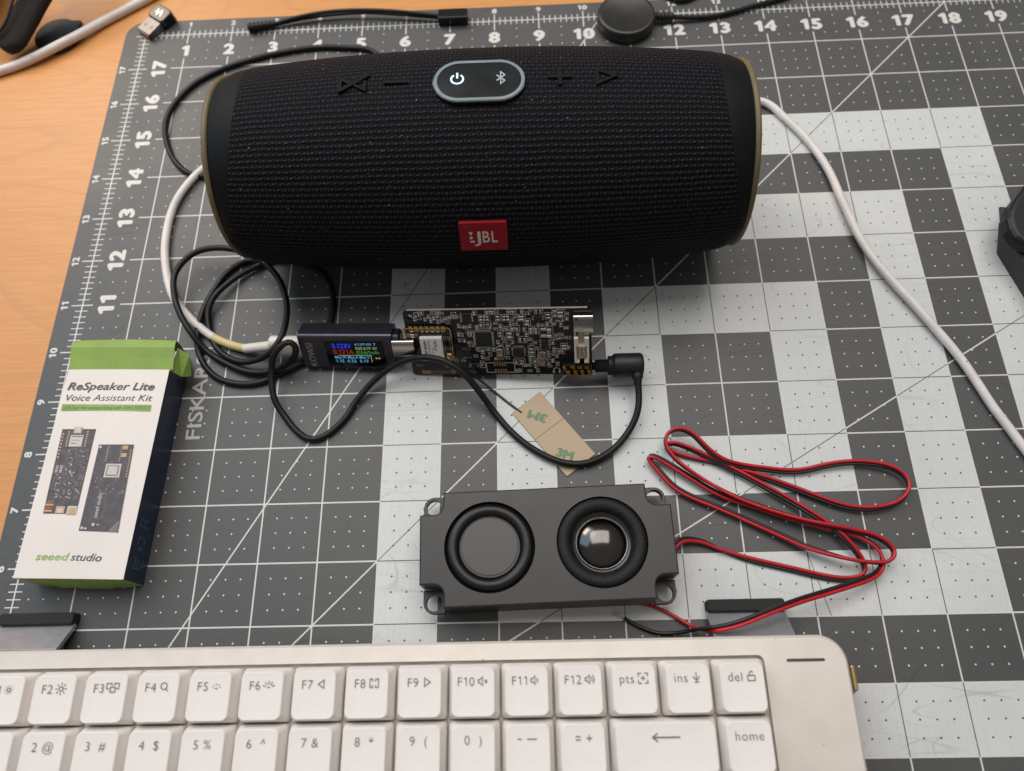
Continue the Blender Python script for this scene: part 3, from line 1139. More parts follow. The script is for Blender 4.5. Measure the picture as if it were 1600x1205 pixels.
pic(mb, f1, 0.74, -0.008, 0.95, 0.065, 5, 0.008)
f2 = quadframe(k8(925, 280), k8(1360, 280), (185, 832), (123.5, 830))
pic(mb, f2, 0, 0, 1, 1, 0, 0.002)
pic(mb, f2, 0.33, 0.61, 0.76, 0.77, 2, 0.005)
pic(mb, f2, 0.38, 0.63, 0.71, 0.75, 1, 0.007)
pic(mb, f2, 0.41, 0.64, 0.68, 0.74, 2, 0.009)
pic(mb, f2, 0.70, 0.94, 0.85, 0.985, 3, 0.005)
pic(mb, f2, 0.70, 0.85, 0.85, 0.895, 3, 0.005)
pic(mb, f2, 0.03, 0.955, 0.09, 0.985, 2, 0.005)
for i in range(7):
    pic(mb, f2, 0.27, 0.80 + i * 0.027, 0.31, 0.812 + i * 0.027, 3, 0.005)
    pic(mb, f2, 0.66, 0.80 + i * 0.027, 0.69, 0.812 + i * 0.027, 3, 0.005)
for i in range(12):
    pic(mb, f2, 0.93, 0.62 + i * 0.028, 0.97, 0.632 + i * 0.028, 3, 0.005)
for i in range(16):
    u, v = rnd.uniform(0.05, 0.93), rnd.uniform(0.42, 0.6)
    pic(mb, f2, u, v, u + 0.028, v + 0.01, 3, 0.005)
for v0, v1, u0 in ((0.02, 0.05, 0.03), (0.02, 0.04, 0.12), (0.06, 0.09, 0.30), (0.07, 0.08, 0.42)):
    pic(mb, f2, u0, v0, u0 + 0.07, v1, 2, 0.005)
g = f2(0.72, 0.0), f2(0.99, 0.0), f2(0.99, 0.14)
mb.add([(p.x, p.y, H_ + 0.0175) for p in g], [(0, 1, 2)], 1)
o_, e_ = f2(0.40, 0.15), f2(0.40, 0.43)
TV = TT @ frame((o_.x, o_.y, 0), (e_.x - o_.x, e_.y - o_.y, 0), (-(e_.y - o_.y), e_.x - o_.x, 0))
text(mb, 'seeed studio', TV, 0, 0, (e_ - o_).length, 0.07, 2, 0.006, 0.006)
o_, e_ = f2(0.58, 0.15), f2(0.58, 0.43)
TV = TT @ frame((o_.x, o_.y, 0), (e_.x - o_.x, e_.y - o_.y, 0), (-(e_.y - o_.y), e_.x - o_.x, 0))
text(mb, 'ReSpeaker Lite', TV, 0, 0, (e_ - o_).length, 0.06, 1, 0.006)
build('front_picture', mb, [m_picboard, m_picgrey, m_piclight, m_picgold, m_picred, m_picgold], front)
# marks on the navy side
mb = MB()
TS = frame((W_ + 0.004, 0, 0), (0, 1, 0), (0, 0, 1))


def onside(u): return u
for s, u, wd in (('CE', 1.38, 0.36), ('FC', 0.98, 0.30)):
    if s == 'CE':
        stroke(mb, arc(u, 0.36, 0.13, 70, 290), 0.022, TS, 0, 0.004)
        stroke(mb, arc(u + 0.30, 0.36, 0.13, 70, 290), 0.022, TS, 0, 0.004)
        stroke(mb, [(u + 0.17, 0.36), (u + 0.29, 0.36)], 0.022, TS, 0, 0.004)
    else:
        stroke(mb, [(u - 0.1, 0.22), (u - 0.1, 0.48), (u + 0.06, 0.48)], 0.02, TS, 0, 0.004)
        stroke(mb, [(u - 0.1, 0.36), (u + 0.0, 0.36)], 0.02, TS, 0, 0.004)
        stroke(mb, arc(u + 0.12, 0.36, 0.13, 50, 310), 0.02, TS, 0, 0.0045)
        stroke(mb, arc(u + 0.12, 0.36, 0.075, 50, 310), 0.02, TS, 0, 0.0045)
for k in range(3):
    stroke(mb, arc(0.62, 0.36, 0.10, 120 * k + 20, 120 * k + 105, 6), 0.035, TS, 0, 0.004)
stroke(mb, [(0.20, 0.45), (0.23, 0.27), (0.33, 0.27), (0.36, 0.45)], 0.018, TS, 0, 0.004, True)
stroke(mb, [(0.17, 0.25), (0.39, 0.50)], 0.018, TS, 0, 0.0045)
quad(mb, 0.18, 0.17, 0.38, 0.205, TS, 0, 0.004)
build('side_marks', mb, m_bluemark, side)

# ------------------------------------------------------------------ power tester, stood tilted towards the camera
def pose(o, br, tl):
    return frame(o, Vector(br) - Vector(o), Vector(tl) - Vector(o))


TP = pose((4.52, 9.485, 0.08), (6.203, 9.38, 0.162), (4.508, 9.829, 0.752))
TW, TH, TD = 1.688, 0.757, 0.40


def onplane(T, px, py, w=0.0):
    o = T.translation
    n = T.to_3x3() @ Vector((0, 0, 1))
    d = ray(px, py)
    t = ((o + n * w) - CAM_P).dot(n) / d.dot(n)
    p = T.inverted() @ (CAM_P + d * t)
    return p.x, p.y


def place(o, T):
    o.location = T.translation
    o.rotation_euler = T.to_euler()


tester = thing('usb_tester', 'small violet-grey metal tester with lit colour screen plugged into the circuit board', 'power tester')
place(tester, TP)
mb = MB()      # rounded-edge extrusion along x
sec = rrect(TH / 2, -TD / 2, TH, TD, 0.06, 4)
n = len(sec)
vs = [(x, p[0], p[1]) for x in (0.0, TW) for p in sec]
mb.add(vs, [(i, n + i, n + (i + 1) % n, (i + 1) % n) for i in range(n)][::1], 0, False)
mb.add(vs[:n], [tuple(range(n))][::1], 1)
mb.add(vs[n:], [tuple(reversed(range(n)))], 1)
for i in range(len(mb.f)):
    mb.f[i] = mb.f[i][::-1]
build('tester_body', mb, [m_anod, m_collar], tester)
mb = MB()
q = lambda x, y: onplane(TP, 500 + x / 13.333, 510 + y / 13.333)
s0, s1, s2, s3 = q(80, 312), q(1295, 312), q(1405, 825), q(205, 825)
sx0, sx1 = (s0[0] + s3[0]) / 2, (s1[0] + s2[0]) / 2
sy0, sy1 = (s2[1] + s3[1]) / 2, (s0[1] + s1[1]) / 2
prism(mb, rrect((sx0 + sx1) / 2, (sy0 + sy1) / 2, sx1 - sx0, sy1 - sy0, 0.03, 3), -0.03, 0.006)
screen = build('screen', mb, m_glass, tester)
mb = MB()


def scr(s, a, b, hpx, mi, off=0.0, lift=0.010):
    p, r = q(*a), q(*b)
    h = abs(q(a[0], a[1] - hpx)[1] - p[1])
    text(mb, s, I4, p[0], p[1], r[0], h, mi, lift, off)


scr('5.123V', (262, 448), (655, 448), 92, 0, 0.010)
scr('0.121A', (290, 570), (715, 570), 88, 1, 0.004)
scr('61:07:05 T', (725, 392), (1165, 392), 44, 4, 0.0)
scr('000.619 W', (745, 486), (1195, 486), 62, 3, 0.0)
scr('025467mAh', (765, 572), (1240, 572), 62, 2, 0.0)
scr('Max-W Max-A Max-V', (325, 662), (1040, 662), 52, 4, 0.004)
scr('1.15  0.22  5.13', (350, 740), (1015, 740), 54, 4, 0.006)
a, b, c = q(385, 600), q(1062, 598), q(1100, 742)
stroke(mb, [a, b, (b[0], c[1])], 0.012, I4, 3, 0.010)
for xx in (1180, 1240):
    p = q(xx, 660)
    disc(mb, p[0], p[1], 0.018, I4, 3, 0.010, 8)
build('readout', mb, [m_sblue, m_sred, m_sgreen, m_sylw, m_scyan], screen)
mb = MB()
p, r = onplane(TP, 440 + 455 / 8, 470 + 820 / 8), onplane(TP, 440 + 350 / 8, 470 + 525 / 8)
T = Matrix.Translation((p[0], p[1], 0)) @ Matrix.Rotation(math.pi / 2, 4, 'Z')
text(mb, 'KOWSI', T, 0, 0, r[1] - p[1], 0.11, 0, 0.004, 0.006, 0.2)
build('tester_lettering', mb, m_engr, tester)
mb = MB()
sec = rrect(TH / 2, -TD / 2, TH - 0.12, TD - 0.06, 0.12, 5)
n = len(sec)
vs = [(x, (p[0] - TH / 2) * k + TH / 2, (p[1] + TD / 2) * k - TD / 2) for x, k in ((TW - 0.01, 1), (TW + 0.10, 1), (TW + 0.13, 0.85)) for p in sec]
mb.add(vs, [((k + 1) * n + i, k * n + i, k * n + (i + 1) % n, (k + 1) * n + (i + 1) % n) for k in range(2) for i in range(n)], 0, False)
mb.add(vs[2 * n:], [tuple(range(n))], 0)
build('tester_collar', mb, m_collar, tester)
mb = MB()
BPL = TP.inverted() @ pose((6.485, 9.326, 0.02), (9.692, 9.115, 0.304), (6.435, 10.046, 1.118))
vv = onplane(pose((6.485, 9.326, 0.02), (9.692, 9.115, 0.304), (6.435, 10.046, 1.118)), 636, 545, 0.15)[1]
sec = rrect(vv, 0.115, 0.33, 0.13, 0.06, 6)
n = len(sec)
vs = [(x, p[0], p[1]) for x in (-0.24, 0.15) for p in sec]
mb.add(vs, [(n + i, i, (i + 1) % n, n + (i + 1) % n) for i in range(n)], 0, True, BPL)
for i in range(len(mb.f)):
    mb.f[i] = mb.f[i][::-1]
mb.add(vs[n:], [tuple(range(n))], 0, False, BPL)
build('usb_plug', mb, m_steel, tester)

# ------------------------------------------------------------------ circuit board, on edge and facing the camera
BP = pose((6.485, 9.326, 0.02), (9.692, 9.115, 0.304), (6.435, 10.046, 1.118))
BW, BH = 3.226, 1.312
board = thing('circuit_board', 'black circuit board crowded with small chips, propped on edge beside the tester', 'circuit board')
place(board, BP)
mb = MB()
plate(mb, rrect(BW / 2, BH / 2, BW, BH, 0.06, 4), [circ(0.115, BH - 0.115, 0.05, 16)], -0.062, 0.0, 0, None)
for i, f in enumerate(mb.f):
    pass
pcb = build('board_panel', mb, m_smask, board)
mb = MB()
quad(mb, 0.06, -0.060, BW - 0.06, -0.004, frame((0, BH + 0.001, 0), (1, 0, 0), (0, 0, 1)), 0, 0.0)
for f in range(len(mb.f)):
    mb.f[f] = mb.f[f][::-1]
build('board_edge', mb, m_edge, board)
cA = lambda x, y: onplane(BP, 620 + x / 8, 470 + y / 8)
cB = lambda x, y: onplane(BP, 810 + x / 8, 470 + y / 8)


def span(c, x0, y0, x1, y1):
    """rectangle on the board from crop coordinates of its left-top and right-bottom"""
    a, b = c(x0, y1), c(x1, y0)
    xc, yc = (c((x0 + x1) / 2, (y0 + y1) / 2))
    w = c(x1, (y0 + y1) / 2)[0] - c(x0, (y0 + y1) / 2)[0]
    h = c((x0 + x1) / 2, y0)[1] - c((x0 + x1) / 2, y1)[1]
    return xc - w / 2, yc - h / 2, xc + w / 2, yc + h / 2


silk = MB()
taken = []


def chip(c, x0, y0, x1, y1, pins=6, sides='LR', hgt=0.035):
    a, b, d, e = span(c, x0, y0, x1, y1)
    taken.append((a - .04, b - .04, d + .04, e + .04))
    mb = MB()
    box(mb, a, d, b, e, 0.001, hgt, 0, None, 0.006)
    o = build('chip', mb, m_chip, board)
    mb = MB()
    ps = 0.035
    for k in range(pins):
        t = (k + 0.5) / pins
        if 'L' in sides:
            y = b + (e - b) * t
            box(mb, a - ps, a - 0.001, y - 0.008, y + 0.008, 0.001, 0.014)
            box(mb, d + 0.001, d + ps, y - 0.008, y + 0.008, 0.001, 0.014)
        if 'T' in sides:
            x = a + (d - a) * t
            box(mb, x - 0.008, x + 0.008, b - ps, b - 0.001, 0.001, 0.014)
            box(mb, x - 0.008, x + 0.008, e + 0.001, e + ps, 0.001, 0.014)
    build('chip_leads', mb, m_tin, o)


chip(cA, 815, 150, 930, 260, 7)
chip(cA, 985, 385, 1190, 565, 12, 'LT')
chip(cA, 820, 600, 935, 695, 4, 'T')
chip(cA, 835, 395, 890, 450, 3)
chip(cA, 935, 775, 1010, 830, 3)
chip(cA, 1460, 580, 1590, 690, 9, 'LT')
chip(cB, 290, 480, 375, 600, 5)
chip(cB, 195, 180, 295, 240, 3)


def smd(u, v, w, h, kind):
    """two-ended passive: body and two tinned caps"""
    mb = MB()
    horiz = w >= h
    z = 0.05 if kind == 'capacitor' and max(w, h) > 0.09 else 0.028
    mi = 0
    if horiz:
        c = w * 0.27
        box(mb, u + c, u + w - c, v + .003, v + h - .003, 0.001, z, 0, None, 0.004)
        box(mb, u, u + c, v, v + h, 0.001, z + .003, 1, None, 0.004)
        box(mb, u + w - c, u + w, v, v + h, 0.001, z + .003, 1, None, 0.004)
    else:
        c = h * 0.27
        box(mb, u + .003, u + w - .003, v + c, v + h - c, 0.001, z, 0, None, 0.004)
        box(mb, u, u + w, v, v + c, 0.001, z + .003, 1, None, 0.004)
        box(mb, u, u + w, v + h - c, v + h, 0.001, z + .003, 1, None, 0.004)
    body = {'capacitor': random.choice((m_cer, m_cer, m_cer2)), 'resistor': m_chip}[kind]
    build(kind, mb, [body, m_tin], board)


def big(c, x0, y0, x1, y1, kind='capacitor', out=True):
    a, b, d, e = span(c, x0, y0, x1, y1)
    taken.append((a - .02, b - .02, d + .02, e + .02))
    smd(a, b, d - a, e - b, kind)
    if out:
        stroke(silk, [(a - .022, b - .022), (d + .022, b - .022), (d + .022, e + .022), (a - .022, e + .022)], 0.010, None, 0, 0.003, True)


for r in ((1035, 190, 1065, 240), (1075, 190, 1105, 240), (1115, 185, 1150, 240), (1245, 185, 1285, 240), (1330, 185, 1360, 240), (1370, 185, 1405, 240), (1515, 185, 1550, 240),
          (1555, 185, 1590, 240), (1120, 120, 1205, 160), (1390, 120, 1475, 160), (1435, 325, 1520, 365), (1385, 385, 1440, 450), (1265, 590, 1330, 690), (880, 380, 940, 430),
          (1280, 390, 1310, 440), (1480, 740, 1510, 780), (1540, 740, 1590, 790)):
    big(cA, *r)
for r in ((145, 330, 235, 400), (355, 335, 415, 445), (490, 125, 560, 190), (265, 625, 345, 680), (255, 690, 345, 735), (255, 745, 345, 800), (545, 545, 600, 600), (500, 610, 560, 650),
          (140, 580, 190, 640), (140, 650, 190, 695), (15, 185, 45, 235), (80, 240, 135, 295), (440, 105, 470, 190)):
    big(cB, *r)
for r in ((285, 335, 345, 445), (215, 105, 285, 150), (15, 460, 90, 510), (350, 160, 400, 210)):
    big(cB, *r, kind='resistor')
# keep-outs for the module, connectors and jack
for c, r in ((cA, (0, 290, 760, 720)), (cA, (200, 760, 1060, 930)), (cA, (1100, 740, 1480, 930)), (cB, (660, 90, 930, 720)), (cB, (530, 650, 930, 930)), (cB, (430, 820, 530, 930)), (cB, (260, 820, 350, 910)), (cA, (60, 120, 200, 230))):
    a, b, d, e = span(c, *r)
    taken.append((a, b, d, e))
rnd = random.Random(11)
n_ = 0
tries = 0
while n_ < 112 and tries < 6000:
    tries += 1
    w, h = rnd.choice(((0.045, 0.026), (0.026, 0.045), (0.055, 0.032), (0.032, 0.055)))
    u, v = rnd.uniform(0.18, BW - 0.1), rnd.uniform(0.05, BH - 0.06)
    if any(u + w > t[0] and u < t[2] and v + h > t[1] and v < t[3] for t in taken):
        continue
    taken.append((u - .02, v - .02, u + w + .02, v + h + .02))
    smd(u, v, w, h, ('capacitor' if n_ % 3 == 0 else 'resistor'))
    stroke(silk, [(u - .013, v - .013), (u + w + .013, v - .013), (u + w + .013, v + h + .013), (u - .013, v + h + .013)], 0.008, None, 0, 0.003, True)
    n_ += 1
for r in ((215, 150, 300, 235), (420, 130, 540, 170), (420, 205, 670, 240), (680, 145, 740, 225), (780, 320, 900, 340), (995, 305, 1170, 350), (1290, 320, 1430, 365), (990, 590, 1210, 620), (1050, 770, 1110, 835), (620, 800, 745, 830)):
    a, b, d, e = span(cA, *r)
    stroke(silk, [(a, b), (d, b), (d, e), (a, e)], 0.012, None, 0, 0.0035, True)
    for k in range(int((d - a) / 0.05)):
        quad(silk, a + 0.02 + k * 0.05, b + (e - b) * 0.3, a + 0.045 + k * 0.05, b + (e - b) * 0.7, None, 0, 0.0035)
a, b, d, e = span(cA, 1125, 775, 1475, 893)
for pts in ([(a + .17, e), (a, e), (a, b), (a + .17, b)], [(d - .17, e), (d, e), (d, b), (d - .17, b)]):
    stroke(silk, pts, 0.012, None, 0, 0.003)
p = cA(245, 822)
text(silk, 'V1.1', I4, p[0], p[1], h=0.05, lift=0.003)
p = cB(480, 868)
stroke(silk, arc(p[0], p[1], 0.055, -20, 200), 0.014, None, 0, 0.003)
quad(silk, p[0] - .068, p[1] - .055, p[0] - .036, p[1] + .0, None, 0, 0.003)
quad(silk, p[0] + .036, p[1] - .055, p[0] + .068, p[1] + .0, None, 0, 0.003)
p = cB(120, 120)
text(silk, '5V', I4, p[0], p[1] - .03, h=0.05, lift=0.003)
build('silkscreen', silk, m_silk, pcb)
# bare test pads (2 x 5) and edge header rings
for k in range(5):
    for yy in (788, 878):
        a, b, d, e = span(cA, 1212 + k * 33 + (yy > 800) * 14, yy - 28, 1235 + k * 33 + (yy > 800) * 14, yy + 28)
        mb = MB()
        quad(mb, a, b, d, e, None, 0, 0.003)
        build('test_pad', mb, m_copper, pcb)
for k in range(13):
    if k == 8:
        continue
    p = cA(345 + k * 52, 890)
    mb = MB()
    lathe(mb, [(0.022, 0.003), (0.036, 0.003)], 14, 0, Matrix.Translation((p[0], p[1], 0)))
    for f in range(len(mb.f)):
        mb.f[f] = mb.f[f][::-1]
    build('header_pad', mb, m_gold if k in (1, 0, 7) else m_copper, pcb)
    stroke(silk, [(0, 0), (0, 0.001)], 0.001)
# radio module
a, b, d, e = span(cA, 120, 320, 705, 720)
mb = MB()
box(mb, a, d, b - 0.03, e, 0.001, 0.045, 0, None, 0.0, 0.07)
mod = build('radio_module', mb, m_smask, board)
mb = MB()
stroke(mb, rrect((a + d) / 2, (b - .03 + e) / 2, d - a - .03, e - b, 0.06, 4), 0.018, None, 0, 0.048, True)
build('gold_trace', mb, m_gold, mod)
for k in range(7):
    p = cA(178 + k * 68, 345)
    mb = MB()
    lathe(mb, [(0.016, 0.050), (0.042, 0.050), (0.042, 0.040)], 12, 0, Matrix.Translation((p[0], p[1] - .01, 0)))
    box(mb, p[0] - .03, p[0] + .03, p[1] + 0.02, p[1] + 0.065, 0.04, 0.051)
    for f in range(48 - 24):
        mb.f[f] = mb.f[f][::-1]
    build('castellated_pad', mb, m_gold, mod)
a2, b2, d2_, e2 = span(cA, 318, 425, 590, 700)
mb = MB()
box(mb, a2, d2_, b2 - .02, e2, 0.04, 0.12, 0, None, 0.012)
can = build('shield_can', mb, m_can, mod)
mb = MB()
TC = Matrix.Translation((a2, b2, 0.12))
cw, ch = d2_ - a2, e2 - b2
R90 = Matrix.Rotation(math.pi / 2, 4, 'Z')
text(mb, 'seeed studio', TC @ Matrix.Translation((0.11, 0.02, 0)) @ R90, 0, 0, ch * 0.85, 0.06, 0, 0.004, 0.012)
for k, x_ in enumerate((0.17, 0.23)):
    text(mb, 'Model XIAO ESP32S3' if k == 0 else 'FCC ID Z4T', TC @ Matrix.Translation((x_, 0.04, 0)) @ R90, 0, 0, ch * (0.8, 0.5)[k], 0.03, 0, 0.004)
stroke(mb, arc(cw * .76, ch * .55, 0.045, 90, 270), 0.014, TC @ Matrix.Translation((0, 0, 0)), 0, 0.004)
stroke(mb, arc(cw * .76, ch * .78, 0.045, 90, 270), 0.014, TC, 0, 0.004)
stroke(mb, [(cw * .76 - .045, ch * .78), (cw * .76, ch * .78)], 0.012, TC, 0, 0.004)
for k in range(3):
    stroke(mb, arc(cw * (.45 + .17 * k), ch * .12, 0.028, 0, 330), 0.012, TC, 0, 0.004)
build('can_lettering', mb, m_ink, can)
a3, b3, d3, e3 = span(cA, 612, 420, 672, 600)
mb = MB()
box(mb, a3, d3, b3, e3, 0.04, 0.075, 0, None, 0.006)
box(mb, a3 - .008, a3 - .001, b3, e3, 0.04, 0.079, 1)
box(mb, d3 + .001, d3 + .008, b3, e3, 0.04, 0.079, 1)
build('push_button', mb, [m_gloss, m_tin], mod)
p = cA(675, 655)
mb = MB()
T = Matrix.Translation((p[0], p[1], 0.045))
box(mb, -0.06, 0.06, -0.05, 0.05, 0, 0.03, 0, T)
lathe(mb, [(0.055, 0.03), (0.058, 0.075), (0.045, 0.085), (0.001, 0.085)], 18, 0, T)
build('antenna_connector', mb, m_gold, mod)
for n, (x0, y0, x1, y1) in enumerate(((130, 395, 175, 440), (180, 395, 230, 440), (235, 395, 275, 430))):
    a4, b4, d4, e4 = span(cA, x0, y0, x1, y1)
    mb = MB()
    box(mb, a4, d4, b4, e4, 0.045, 0.075, 0, None, 0.006)
    build('tiny_part', mb, (m_copper, m_tin, m_copper)[n], mod)
# usb-c socket
a5, b5, d5, e5 = span(cB, 695, 140, 910, 385)
mb = MB()
secn = rrect((b5 + e5) / 2, 0.075, e5 - b5, 0.145, 0.05, 5)
n = len(secn)
vs = [(x, p[0], p[1]) for x in (a5, d5 + 0.03) for p in secn]
mb.add(vs, [(n + i, i, (i + 1) % n, n + (i + 1) % n) for i in range(n)], 0, True)
mb.add(vs[:n], [tuple(reversed(range(n)))], 0)
mb.add([(d5 + 0.028, (p[0] - (b5 + e5) / 2) * 1.0 + (b5 + e5) / 2, p[1]) for p in secn], [tuple(range(n))], 1)
for y_ in (b5 + .05, e5 - .06):
    box(mb, a5 + .03, a5 + .07, y_ - .02, y_ + .02, 0.146, 0.150, 1)
build('usb_socket', mb, [m_steel, m_gloss], board)
# battery connector: open cream shell
a6, b6, d6, e6 = span(cB, 705, 400, 885, 705)
mb = MB()
zt = 0.20
box(mb, a6, d6, b6, e6, 0.001, 0.05)
box(mb, a6, a6 + .035, b6, e6, 0.05, zt, 0, None, 0.006)
box(mb, d6 - .035, d6, b6, e6, 0.05, zt, 0, None, 0.006)
box(mb, a6 + .035, a6 + .07, e6 - .16, e6, 0.05, zt - .004, 0, None, 0.005)
box(mb, d6 - .07, d6 - .035, e6 - .16, e6, 0.05, zt - .004, 0, None, 0.005)
box(mb, a6 + .035, d6 - .035, e6 - .19, e6 - .16, 0.05, zt - .03)
box(mb, a6 + .035, a6 + .08, b6, b6 + .03, 0.05, zt - .004)
box(mb, d6 - .08, d6 - .035, b6, b6 + .03, 0.05, zt - .004)
for k in (-1, 1):
    xx = (a6 + d6) / 2 + k * 0.035
    box(mb, xx - .01, xx + .01, b6 + .03, e6 - .2, 0.08, 0.10, 1)
build('battery_connector', mb, [m_cream, m_tin], board)
# headphone jack: dark clear body with amber contacts
a7, b7, d7, e7 = span(cB, 560, 765, 920, 895)
mb = MB()
box(mb, a7, d7, b7, e7, 0.001, 0.10, 0, None, 0.02)
jack = build('headphone_jack', mb, m_gloss, board)
for k, (x0, y0, x1, y1) in enumerate(((575, 785, 605, 830), (610, 840, 660, 900), (665, 782, 718, 812), (705, 830, 748, 915), (752, 782, 806, 812), (795, 830, 830, 915), (838, 782, 892, 812), (880, 830, 915, 915))):
    a8, b8, d8, e8 = span(cB, x0, y0, x1, min(y1, 892))
    mb = MB()
    prism(mb, [(a8, b8), (d8, b8), (d8 - .02, e8), (a8 - .02, e8)], 0.098, 0.112, 0.004)
    build('spring_contact', mb, m_amber, jack)

# ------------------------------------------------------------------ audio cable with right-angle plug
aud = thing('audio_cable', 'thin coiled black cable whose right-angle plug sits in the circuit board', 'cable')
PZ = 0.40
pa, pb = at(930, 572, PZ), at(1005, 570, PZ)
TA = frame(pa, pb - pa, (0, 1, 0))
Lp = (pb - pa).length
RX = TA @ Matrix.Rotation(math.pi / 2, 4, 'Y')
mb = MB()
kx = Lp / 75.0
lathe(mb, [(0.001, -0.05), (0.07, -0.05), (0.07, 0.0), (0.112, 0.0), (0.112, 19 * kx), (0.165, 20 * kx), (0.17, 21 * kx), (0.17, 27 * kx), (0.195, 28 * kx), (0.205, 30 * kx), (0.212, 32 * kx), (0.212, 69 * kx), (0.205, 72 * kx), (0.18, 74 * kx), (0.14, 75 * kx), (0.001, 75 * kx)], 40, 0, RX)
for f in range(len(mb.f)):
    mb.f[f] = mb.f[f][::-1]
c0 = TA @ Vector((Lp * 0.86, 0, 0))
T = frame(c0, (1, 0, 0), (0, 0, 1))
tube(mb, [c0 + Vector((0, -0.17, 0)), c0 + Vector((0, -0.24, 0)), c0 + Vector((0, -0.27, 0)), c0 + Vector((0, -0.36, -0.03))], [0.10, 0.10, 0.075, 0.065], 16)
build('angled_plug', mb, m_rubber, aud)

R3 = lambda X_, Y_: (240 + X_ / 4.82, 370 + Y_ / 4.82)
z1 = 0.06
pts = [c0 + Vector((0, -0.3, -0.01)), at(998, 612, .33), at(997, 640, .25), at(985, 670, .16), at(955, 705, .10), at(915, 724, .10), at(880, 723, .10), at(838, 705, .08), at(800, 676, .08), at(770, 641, .12),
       at(745, 607, .40), at(720, 580, .62), at(690, 563, .72), at(658, 558.5, .68), at(625, 567, .50), at(590, 590, .26), at(557, 626, .10), at(540, 653, .06), at(517, 675, .06), at(500, 685, .06), at(485, 687, .06),
       at(467, 677, .07), at(445, 651, .12), at(428, 622, .25)]
for (X_, Y_, z) in ((890, 1000, .42), (900, 900, .58), (950, 830, .68), (1010, 785, .72), (1060, 810, .66), (1075, 860, .56), (1050, 920, .42), (1000, 960, .30), (920, 1000, .20), (800, 1025, .13), (680, 1010, .10), (520, 940, .10), (400, 860, .12),
                    (280, 720, .30), (190, 560, .36), (150, 400, .34), (160, 280, .32), (220, 190, .34), (320, 115, .36), (450, 85, .40), (600, 95, .42), (740, 145, .40), (860, 220, .36), (950, 330, .34), (1000, 480, .34), (1000, 620, .42), (960, 760, .50),
                    (890, 860, .44), (800, 920, .28), (680, 945, .16), (560, 910, .10), (470, 830, .08), (420, 700, .07), (410, 560, .12), (450, 460, .16), (550, 360, .14), (680, 270, .10), (800, 215, .08)):
    x_, y_ = R3(X_, Y_)
    pts.append(at(x_, y_, z))
pts += [at(430, 405, .06), at(462, 408, .06)]
for (X_, Y_, z) in ((1290, 290, .06), (1345, 410, .06), (1352, 530, .06), (1322, 670, .06), (1250, 830, .06), (1180, 910, .06), (1090, 965, .06), (940, 1040, .06), (800, 1098, .06), (680, 1112, .06), (540, 1090, .06), (440, 1035, .06), (370, 945, .06), (335, 850, .07),
                    (330, 740, .10), (352, 620, .10), (400, 495, .07), (470, 380, .06), (560, 265, .06), (680, 190, .06), (760, 175, .06)):
    x_, y_ = R3(X_, Y_)
    pts.append(at(x_, y_, z))
pts += [Vector((3.35, 11.78, 0.06)), Vector((3.1, 12.3, 0.06)), Vector((2.9, 13.2, 0.06)), Vector((2.45, 13.85, 0.06))]
for x_, y_, z in ((322, 276, .06), (297, 272, .06), (278, 258, .06), (264, 235, .06), (258, 205, .06), (262, 180, .06), (278, 155, .06), (305, 130, .06), (345, 109, .06), (390, 94, .06), (440, 82, .06), (500, 74, .06), (545, 75, .06), (580, 79, .06)):
    pts.append(at(x_, y_, z))
pts += [Vector((6.0, 16.1, .06)), Vector((6.6, 15.6, .06)), Vector((7.2, 15.2, 0.06))]
mb = MB()
tube(mb, smooth_path(pts), 0.058, 10)
build('cable_jacket', mb, m_cable, aud)

# ------------------------------------------------------------------ white usb cable passing behind the speaker
wc = thing('usb_cable', 'thick white cable with yellowed end, plugged into the tester and running behind the speaker', 'cable')
yc = TP @ Vector((0, TH / 2, -TD / 2 + 0.02))
exT = TP.to_3x3() @ Vector((1, 0, 0))
mb = MB()
secp = rrect(0, 0, 0.40, 0.26, 0.125, 6)
n = len(secp)
Tq = Matrix.Translation(yc) @ TP.to_3x3().to_4x4()
vs = []
for x, k in ((-0.62, 0.86), (-0.60, 0.96), (-0.57, 1.0), (0.02, 1.0)):
    vs += [(x, p[0] * k, p[1] * k) for p in secp]
mb.add(vs, [(k * n + n + i, k * n + i, k * n + (i + 1) % n, k * n + n + (i + 1) % n) for k in range(3) for i in range(n)], 0, True, Tq)
mb.add(vs[:n], [tuple(reversed(range(n)))], 0, False, Tq)
build('plug_housing', mb, m_whiteplug, wc)
pe = Tq @ Vector((-0.60, 0, 0))
ps = at(383, 545, 0.14)
mb = MB()
pth = smooth_path([pe, pe.lerp(ps, 0.5), ps], 0.04)
tube(mb, pth, [0.098 - 0.012 * i / len(pth) for i in range(len(pth))], 16)
build('strain_relief', mb, m_whiteplug, wc)
R_W = 0.078
wp = [pe.lerp(ps, 0.7), at(383, 544.5, .14), at(358, 538, .10), at(333, 527, .09)]
ye = [Vector(p) for p in wp]
